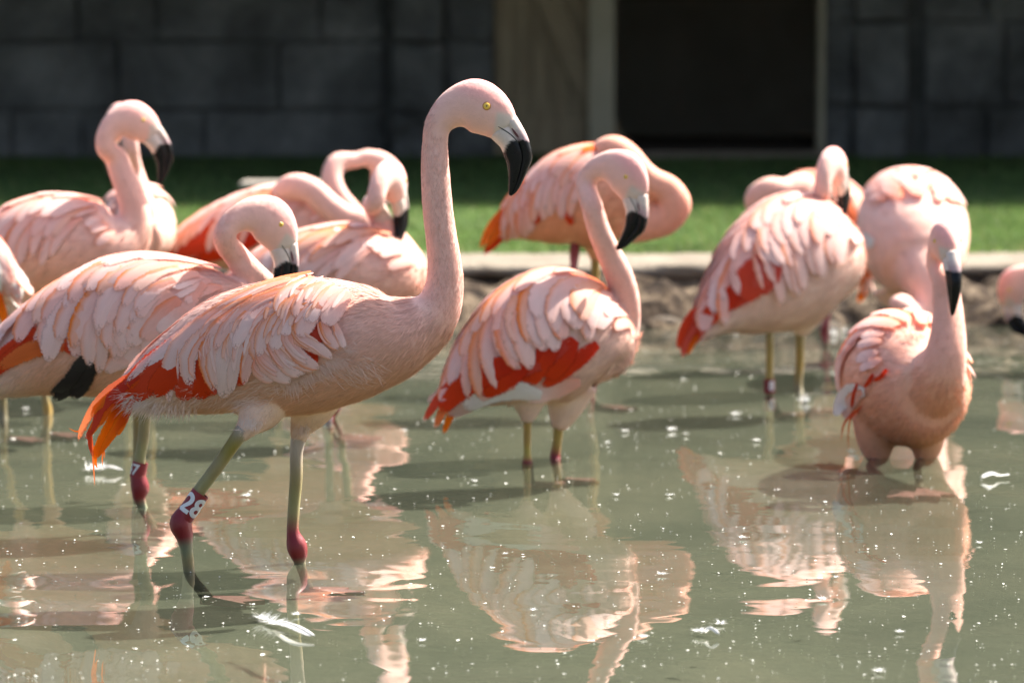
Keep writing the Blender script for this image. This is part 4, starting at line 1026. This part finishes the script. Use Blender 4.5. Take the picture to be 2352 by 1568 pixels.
flamingo(dict(d=8.32, label='flamingo with bent neck and downturned bill, scarlet wing panel and yellowish legs in mid pond', fuzz=16000, belly=(.85, .63, .54), nostril=True,
    torso=[(1030, 918, -.06, 16, 24), (1080, 880, -.05, 62, 60), (1145, 835, -.03, 108, 92), (1215, 795, 0, 142, 112), (1285, 775, .03, 152, 120), (1345, 775, .06, 122, 110), (1390, 795, .09, 80, 84), (1405, 820, .10, 56, 60)],
    neck=[(1360, 810, .07, 80), (1408, 805, .09, 52), (1432, 755, .09, 39), (1437, 700, .07, 35), (1425, 640, .05, 33), (1398, 580, .03, 30), (1374, 525, .01, 27), (1360, 475, 0, 26)],
    head=(1450, 405, -.02, 27, -26, False),
    thigh=[[(1215, 900, -.02, 55), (1213, 945, -.02, 28), (1211, 972, -.02, 12)], [(1310, 880, .05, 66), (1296, 940, .05, 42), (1283, 985, .05, 18)]],
    legs=[dict(pts=[(1212, 960, -.02, 10, 'y'), (1211, 1010, -.02, 9, 'y'), (1211, 1050, -.02, 9.5, 'y'), (1211, 1060, -.02, 12, 'a')], to=(.005, -.02)),
          dict(pts=[(1284, 975, .05, 13, 'y'), (1279, 1020, .05, 11, 'y'), (1275, 1048, .05, 12, 'a')], to=(.01, -.03))],
    feath=dict(k=1.08, rows=[dict(DEF_ROWS[1], n=8, w=.048, len=.085, v=44, u=(.36, .84), phi=(55, 84)), dict(DEF_ROWS[2], w=.046, v=30, len=.11, u=(.32, .84), phi=(45, 80)), dict(DEF_ROWS[3], w=.042, phi=(30, 70)), dict(DEF_ROWS[4], w=.042, mat='pink salmon pink pale'), DEF_ROWS[5]]),
    pxf=[([(1300, 790), (1200, 830), (1110, 850), (1040, 900)], 80, 'red', .6), ([(1230, 780), (1150, 810), (1090, 840), (1030, 900)], 50, 'red', 1.0), ([(1190, 825), (1130, 850), (1070, 885), (1010, 945)], 62, 'red', 6.5), ([(1210, 835), (1150, 870), (1100, 900)], 66, 'red', 6.2, 'round'), ([(1250, 790), (1180, 830), (1120, 870), (1070, 920)], 80, 'red', .8, 'round'), ([(1220, 790), (1180, 840), (1150, 880)], 80, 'red', 1.0, 'round'), ([(1280, 780), (1230, 830), (1210, 885)], 80, 'red', 1.1, 'round'), ([(1320, 780), (1280, 830), (1250, 870)], 70, 'red', 1.2, 'round'), ([(1370, 790), (1320, 830), (1280, 860), (1240, 885)], 46, 'red', 1.4),
         ([(1130, 830), (1070, 860), (1010, 920), (975, 972)], 34, 'red', 2.2), ([(1110, 850), (1060, 890), (1020, 940), (1000, 985)], 30, 'orange', 2.0), ([(1090, 870), (1050, 920), (1030, 960), (1018, 992)], 24, 'orange', 1.6),
         ([(1180, 880), (1120, 890), (1060, 930), (1025, 945)], 50, 'pale', 7.4, 'round'), ([(1240, 905), (1180, 890), (1120, 900), (1060, 930)], 60, 'white', 7.2, 'round'), ([(1330, 875), (1270, 890), (1200, 910)], 60, 'pale', 3.7, 'round')]))

flamingo(dict(d=9.85, label='deep orange flamingo with coiled neck and head tucked, standing on one leg before the bank', fuzz=8000, tint=(1.0, .84, .72), belly=(.82, .44, .28),
    torso=[(1150, 535, 0, 12, 20), (1190, 510, 0, 46, 46), (1260, 480, 0, 86, 76), (1330, 458, 0, 112, 96), (1400, 460, 0, 112, 98), (1450, 480, 0, 84, 82), (1480, 500, 0, 56, 56)],
    neck=[(1440, 500, -.02, 66), (1490, 510, -.03, 44), (1532, 500, -.04, 38), (1553, 468, -.05, 36), (1535, 436, -.05, 33), (1498, 418, -.05, 32), (1466, 392, -.05, 33), (1440, 362, -.05, 34), (1408, 344, -.04, 34), (1376, 352, -.02, 26), (1355, 375, 0, 16)],
    thigh=[[(1325, 520, -.02, 46), (1322, 555, -.02, 22)], [(1375, 520, .04, 56), (1370, 575, .04, 26), (1368, 600, .04, 13)]],
    legs=[dict(pts=[(1368, 585, .04, 11, 'y'), (1366, 660, .04, 9, 'y'), (1360, 780, .04, 8, 't'), (1356, 862, .04, 9, 'a'), (1355, 880, .04, 12, 'a'), (1355, 898, .04, 8, 's')]),
          dict(pts=[(1322, 545, -.02, 10, 'a'), (1320, 575, -.02, 12, 'a'), (1318, 610, -.02, 9, 'p'), (1316, 650, -.02, 7, 's'), (1312, 720, 0, 7, 's')], foot=False)],
    feath=dict(rows=[dict(DEF_ROWS[0], n=4, u=(.15, .5), v=66, mat='salmon red pink'), dict(DEF_ROWS[1], mat='pink pink salmon'), dict(DEF_ROWS[2], mat='pink salmon pale'), dict(DEF_ROWS[3], mat='pink salmon'), dict(DEF_ROWS[4], mat='salmon orange pink')]),
    pxf=[([(1210, 470), (1165, 490), (1130, 530), (1110, 577)], 34, 'orange', 5.0), ([(1200, 480), (1170, 505), (1142, 540), (1120, 570)], 26, 'orange', 5.2), ([(1190, 500), (1155, 520), (1135, 550), (1125, 572)], 18, 'orange', 1.6), ([(1240, 470), (1222, 495), (1218, 520)], 22, 'red', 3.0), ([(1300, 480), (1308, 500), (1315, 515)], 20, 'red', 3.2)]))

flamingo(dict(d=9.75, label='flamingo seen from behind, head up and turned away, drooping scarlet tail, small red leg band', fuzz=11000, belly=(.85, .61, .52),
    torso=[(1608, 770, -.14, 14, 20), (1648, 725, -.11, 50, 48), (1710, 675, -.06, 104, 92), (1780, 628, 0, 144, 118), (1840, 600, .05, 152, 126), (1895, 600, .1, 116, 106), (1930, 615, .14, 72, 74)],
    neck=[(1900, 600, .12, 80), (1945, 580, .17, 40), (1938, 535, .18, 27), (1915, 490, .17, 22), (1897, 450, .15, 20)],
    head=(1920, 378, .1, 0, 64, False),
    thigh=[[(1765, 690, -.04, 56), (1767, 740, -.04, 28), (1768, 765, -.04, 11)], [(1850, 680, .06, 62), (1846, 735, .06, 40), (1838, 772, .06, 14)]],
    legs=[dict(pts=[(1768, 755, -.04, 10, 't'), (1768, 820, -.04, 8.5, 'y'), (1767, 900, -.04, 9, 't'), (1767, 912, -.04, 9, 's')]), dict(pts=[(1838, 760, .06, 12, 't'), (1837, 830, .06, 10, 'y'), (1835, 898, .06, 10, 's')])],
    bands=[((1767, 870), (1767, 902), -.04, 13, '8', 22)],
    feath=dict(k=1.1, rows=[dict(DEF_ROWS[1], n=8, w=.05, v=46, u=(.45, .84), phi=(48, 80)), dict(DEF_ROWS[2], w=.048, v=28, n=9, len=.11, u=(.42, .85), phi=(35, 75), mat='pale pale pink'), dict(DEF_ROWS[3], w=.046, mat='pale pale pink'), dict(DEF_ROWS[4], w=.046), DEF_ROWS[5]]),
    pxf=[([(1775, 590), (1735, 635), (1690, 685)], 90, 'red', 6.6, 'round'), ([(1785, 600), (1755, 640), (1735, 672)], 70, 'red', 6.7, 'round'), ([(1720, 640), (1670, 690), (1620, 740), (1590, 790)], 50, 'red', 6.0), ([(1760, 610), (1740, 640), (1730, 670)], 60, 'red', 1.0, 'round'), ([(1740, 600), (1690, 650), (1640, 700), (1600, 760)], 60, 'red', 1.2), ([(1760, 640), (1700, 680), (1660, 710)], 50, 'red', 1.0),
         ([(1660, 690), (1610, 730), (1580, 780), (1572, 828)], 34, 'red', 2.2), ([(1650, 700), (1600, 720), (1570, 770), (1562, 810)], 32, 'red', 2.6), ([(1640, 720), (1610, 750), (1590, 790), (1580, 815)], 26, 'orange', 2.0), ([(1720, 690), (1660, 700), (1620, 740)], 40, 'pale', 1.5)]))

flamingo(dict(d=11.1, label='sleeping flamingo with neck coiled on its back, standing on one leg close under the bank', fuzz=5000, tint=(1, .95, .9),
    torso=[(1975, 650, .05, 14, 18), (1958, 600, .04, 60, 56), (1925, 545, .02, 96, 84), (1875, 505, 0, 106, 92), (1825, 492, -.02, 88, 84), (1785, 500, -.04, 56, 58)],
    neck=[(1810, 500, -.04, 66), (1768, 490, -.07, 42), (1745, 456, -.09, 35), (1768, 438, -.1, 32), (1805, 440, -.09, 30), (1840, 425, -.06, 30), (1865, 430, -.02, 20)],
    thigh=[[(1915, 610, 0, 60), (1905, 670, 0, 34), (1902, 705, 0, 10)]],
    legs=[dict(pts=[(1902, 690, 0, 8, 'p'), (1899, 735, 0, 7, 'p'), (1894, 758, 0, 11, 'a'), (1896, 778, 0, 8, 'p'), (1897, ywater(11.1), 0, 6, 's')])],
    feath=dict(near=False, rows=[dict(DEF_ROWS[2], mat='salmon pink orange'), dict(DEF_ROWS[3], mat='pink salmon'), DEF_ROWS[4]])))

flamingo(dict(d=8.36, label='flamingo wading towards the viewer thigh deep, black bill hanging down its pale neck', fuzz=15000, smooth=40, face=(.35, -1, 0), tint=(1, .92, .86), belly=(.82, .40, .25),
    torso=[(1968, 915, .46, 16, 22), (1995, 890, .37, 66, 60), (2028, 868, .26, 116, 102), (2060, 864, .13, 142, 130), (2090, 878, 0, 146, 140), (2118, 900, -.08, 124, 116), (2140, 905, -.13, 82, 84)],
    neck=[(2120, 905, -.06, 92), (2152, 870, -.12, 70), (2172, 815, -.14, 50), (2178, 755, -.13, 41), (2175, 695, -.11, 36), (2170, 645, -.10, 33)],
    head=(2176, 553, -.14, 0, -80, False),
    thigh=[[(2020, 950, .02, 70), (2012, 1010, .02, 48), (2018, 1056, .02, 28), (2020, 1070, .02, 18)], [(2120, 950, .02, 70), (2130, 1010, .02, 44), (2122, 1056, .02, 26), (2118, 1070, .02, 16)]],
    legs=[dict(pts=[(2018, 1058, .02, 12, 'k'), (2000, 1068, -.03, 11, 'a')], to=(.03, -.18)), dict(pts=[(2118, 1058, .02, 12, 'k'), (2108, 1068, -.03, 10, 's')], to=(-.01, -.16))],
    feath=dict(near=False, rows=[dict(r, mat=r['mat'].replace('red red red orange', 'salmon pink red').replace('pale pale pink salmon', 'salmon pink orange'), both=True, w=r['w'] * 1.15) for r in DEF_ROWS]),
    pxf=[([(1990, 900), (1960, 900), (1935, 925), (1925, 955)], 50, 'white', 1.2, 'round'), ([(1985, 930), (1962, 955), (1955, 1000), (1957, 1035)], 7, 'orange', 1.4, 'wisp'), ([(1970, 940), (1945, 970), (1938, 1010)], 9, 'orange', 1.4, 'wisp'), ([(1985, 900), (1955, 925), (1945, 960)], 40, 'pale', 1.6, 'round'),
         ([(2010, 860), (1998, 880), (1990, 890)], 14, 'red', 2.5), ([(2040, 850), (2025, 868), (2010, 876)], 14, 'red', 2.5), ([(1975, 880), (1966, 910), (1962, 935)], 14, 'red', 2.5)]))

flamingo(dict(d=10.7, label='round-backed flamingo bending its neck down to the water, behind the wading bird', fuzz=6000, smooth=45,
    torso=[(2045, 490, .36, 36, 40), (2060, 490, .27, 88, 84), (2085, 510, .14, 122, 118), (2098, 540, 0, 136, 128), (2104, 578, -.1, 116, 112), (2112, 618, -.17, 80, 84)],
    neck=[(2104, 570, -.08, 100), (2112, 606, -.15, 78), (2122, 640, -.2, 56), (2136, 690, -.24, 38), (2120, 722, -.26, 29), (2094, 722, -.28, 25), (2072, 695, -.3, 23), (2060, 700, -.31, 23)],
    head=(2075, 790, -.32, 118, 10, False),
    thigh=[[(2045, 660, .05, 50), (2055, 705, .05, 24)], [(2120, 640, .08, 50), (2115, 705, .08, 22)]],
    legs=[dict(pts=[(2055, 700, .05, 9, 't'), (2055, 780, .05, 8, 't'), (2055, ywater(10.75), .05, 8, 's')]), dict(pts=[(2115, 700, .08, 9, 't'), (2115, 780, .08, 8, 't'), (2115, ywater(10.78), .08, 8, 's')])],
    feath=dict(near=False, rows=[dict(DEF_ROWS[2], both=True, n=8, w=.044, len=.09, lift=.001, u=(.3, .8), mat='pink pale'), dict(DEF_ROWS[3], both=True, w=.044, len=.09, lift=.001, u=(.3, .85), mat='pale pink'), dict(DEF_ROWS[4], both=True, w=.044, len=.09, lift=.001, u=(.3, .85), mat='pale pink')]),
    pxf=[([(2010, 560), (1985, 555), (1968, 575), (1966, 600)], 50, 'white', 1.5, 'round')]))

flamingo(dict(d=11.0, label='flamingo dipping its black bill to the water under the bank, mostly past the right edge', fuzz=4000,
    torso=[(2680, 640, 0, 18, 24), (2610, 600, 0, 80, 70), (2530, 570, 0, 108, 92), (2460, 580, 0, 84, 78), (2425, 605, 0, 54, 54)],
    neck=[(2460, 590, 0, 60), (2425, 590, -.02, 42), (2405, 612, -.03, 30)],
    head=(2320, 664, -.04, 45, 12, True),
    thigh=[[(2540, 650, 0, 46), (2540, 700, 0, 18)]],
    legs=[dict(pts=[(2540, 690, 0, 9, 't'), (2540, ywater(11), 0, 8, 's')])],
    feath=dict(rows=DEF_ROWS[2:5], near=False)))

flamingo(dict(d=8.7, label='flamingo of which only white rump feathers and orange tail tips enter at the left edge', fuzz=4000,
    torso=[(25, 655, 0, 14, 20), (-15, 625, 0, 48, 44), (-80, 595, 0, 84, 74), (-160, 585, 0, 108, 94), (-230, 595, 0, 84, 80), (-270, 605, 0, 54, 54)],
    neck=[(-240, 600, 0, 66), (-285, 590, 0, 44), (-305, 530, 0, 34), (-300, 460, 0, 30), (-290, 400, 0, 28)],
    head=(-390, 320, 0, 0, 0, True),
    thigh=[[(-130, 670, 0, 46), (-130, 730, 0, 18)], [(-90, 670, .06, 46), (-90, 730, .06, 18)]],
    legs=[dict(pts=[(-130, 720, 0, 10, 't'), (-130, 880, 0, 9, 't'), (-130, ywater(8.7), 0, 9, 's')]), dict(pts=[(-90, 720, .06, 10, 't'), (-90, 880, .06, 9, 't'), (-90, ywater(8.75), .06, 9, 's')])],
    feath=dict(near=False, rows=[dict(DEF_ROWS[2], mat='pale white'), dict(DEF_ROWS[3], mat='pale white pink'), DEF_ROWS[4]]),
    pxf=[([(-30, 570), (10, 610), (35, 640), (58, 665)], 60, 'white', 2.6, 'round'), ([(-40, 620), (0, 640), (25, 665), (40, 672)], 50, 'pale', 2.2, 'round'), ([(-30, 640), (-5, 680), (8, 720), (12, 756)], 26, 'orange', 2.0), ([(-40, 600), (0, 620), (15, 650)], 30, 'orange', 2.9)]))

# ------------------------------------------------------------------ things afloat
M_SPECK = plain_mat('speck', (0.7, 0.7, 0.65), 0.8)
n = 4200
yy = 5.3 + (YB - 5.4) * rng.uniform(0, 1, n) ** 1.3; xx = rng.uniform(-.13, .13, n) * yy
sz = np.exp(rng.normal(math.log(.00062), .55, n)); el = rng.uniform(1, 3.2, n); an = rng.uniform(0, math.pi, n)
k = 5; th = np.linspace(0, 2 * math.pi, k, endpoint=False)
rad = sz[:, None] * rng.uniform(.6, 1.3, (n, k)); ux = rad * np.cos(th) * el[:, None]; uy = rad * np.sin(th)
Vx = xx[:, None] + ux * np.cos(an)[:, None] - uy * np.sin(an)[:, None]; Vy = yy[:, None] + ux * np.sin(an)[:, None] + uy * np.cos(an)[:, None]
V = np.stack([Vx, Vy, 0.0015 + rng.uniform(0, .0015, (n, k))], -1).reshape(-1, 3)
add('floating_specks', tri_mesh('floating_specks', V, k), M_SPECK, None, 'stuff', 'tiny pale specks of down and dust scattered over the pond surface', 'debris')

def strands(P0, dirs, ln, wd):
    s = unit(np.cross(dirs, np.array([0, 0, 1.0]) + rng.normal(0, .3, dirs.shape)))
    tip = P0 + dirs * ln[:, None]
    return np.stack([P0 - s * wd, P0 + s * wd, tip], 1).reshape(-1, 3)
def tuft(x, y, r, label, cat='feather', group=None, name='down_tuft', up=.35):
    d = dwater(y); c = W(x, y, d); c[2] = 0.003
    r *= .8; n = 60; a = rng.uniform(0, 2 * math.pi, n); e = rng.uniform(0.0, up, n) * 1.6
    D = np.stack([np.cos(a) * np.cos(e), np.sin(a) * np.cos(e), np.abs(np.sin(e))], 1)
    V = strands(np.zeros((n, 3)) + rng.normal(0, r * .12, (n, 3)) * (1, 1, .1), D, r * rng.uniform(.4, 1.15, n), r * .045)
    V[:, 2] = np.maximum(V[:, 2], -0.001)
    o = add(name, tri_mesh(name, V, 3), MAT_FL, None, None, label, cat, group); o.location = Vector(c)
    return o
MAT_FL = plain_mat('white_down', (0.86, 0.86, 0.84), 0.9, 0.1)
def plume(xa, ya, xb, yb, label, width=.02, fluff=.02, curve=.0):
    a, b = W(xa, ya, dwater(ya)), W(xb, yb, dwater(yb)); a[2] = b[2] = 0.006
    root = empty('floating_feather', Vector((a + b) / 2), label, 'feather')
    t = np.linspace(0, 1, 10)[:, None]; ax = unit(b - a); sd = np.array([-ax[1], ax[0], 0])
    P = a + (b - a) * (0.3 + 0.7 * t) + sd * (curve * np.sin(t * math.pi)) + np.array([0, 0, 1.0]) * (.008 * np.sin(t * math.pi))
    child('vane', feather_mesh(P, np.tile((0, -.35, 1.0), (10, 1)), width, 'round', .35, .08), MAT['white'], root)
    q = np.concatenate([[a], P]); T_, n1, n2 = frames(q, (0, 0, 1), 'up'); Vq, Fq = loft(q + np.array([0, 0, .001]), np.full(11, .0007), np.full(11, .0007), n1, n2, 6)
    child('quill', mesh_np('quill', Vq, Fq), MAT_FL, root)
    n = 150; f = rng.uniform(0, .45, n); P0 = a + (b - a) * f[:, None]; sg = rng.choice([-1, 1], n)[:, None]
    D = unit(sd * sg + ax * rng.uniform(-.5, .5, (n, 1)) + np.array([0, 0, 1.0]) * rng.uniform(0, .9, (n, 1)))
    V = strands(P0, D, fluff * rng.uniform(.4, 1.1, n), .0006)
    child('fluff', tri_mesh('fluff', V, 3), MAT_FL, root, 'stuff')
plume(590, 1425, 722, 1470, 'white feather with fluffy base afloat in front of the striding bird\'s feet', .018, .022, -.004)
plume(198, 1085, 282, 1087, 'fluffy white feather afloat below the orange tail plumes', .010, .03)
plume(1598, 1458, 1652, 1466, 'small white curled feather afloat in the open water in front', .008, .012)
plume(2318, 1098, 2252, 1104, 'narrow white feather afloat beside the wading bird', .014, .006)
tuft(1850, 925, .028, 'puff of white down against the leg of the bird seen from behind', name='down_tuft', up=.9)
tuft(1915, 772, .03, 'puff of white down at the foot of the bank by the sleeping bird\'s leg', up=.9)
tuft(1940, 765, .022, 'white down caught at the waterline of the bank, beside a larger puff', up=.8)
tuft(60, 943, .016, 'white down afloat beside the legs of the bird at the left edge', up=.5)
tuft(205, 1008, .012, 'white down lying beside a pink foot under water', up=.9)
for x, y, r in [(1545, 990, .02), (1575, 1000, .012), (1437, 993, .016), (1690, 955, .02), (1395, 1020, .012), (1740, 1015, .016), (1520, 1322, .013), (1655, 1436, .016), (1890, 1380, .016), (1478, 1466, .013),
                (1705, 1238, .013), (1538, 1140, .012), (2065, 1455, .012), (2250, 1250, .01), (1090, 1108, .012), (565, 1142, .018), (1415, 1140, .012), (2460, 1190, .012), (1160, 1275, .009), (970, 1475, .01), (240, 1570, .01), (930, 992, .012), (1765, 1650, .01), (2020, 1545, .014), (2190, 1575, .012), (680, 1415, .012), (1690, 770, .012), (1000, 970, .014), (2180, 985, .014), (1920, 1330, .01), (1225, 1405, .01)]:
    if y < 1566 and x < 2350: tuft(x, y, r, 'small tuft of white down floating on the open pond', group='down tufts on the water')
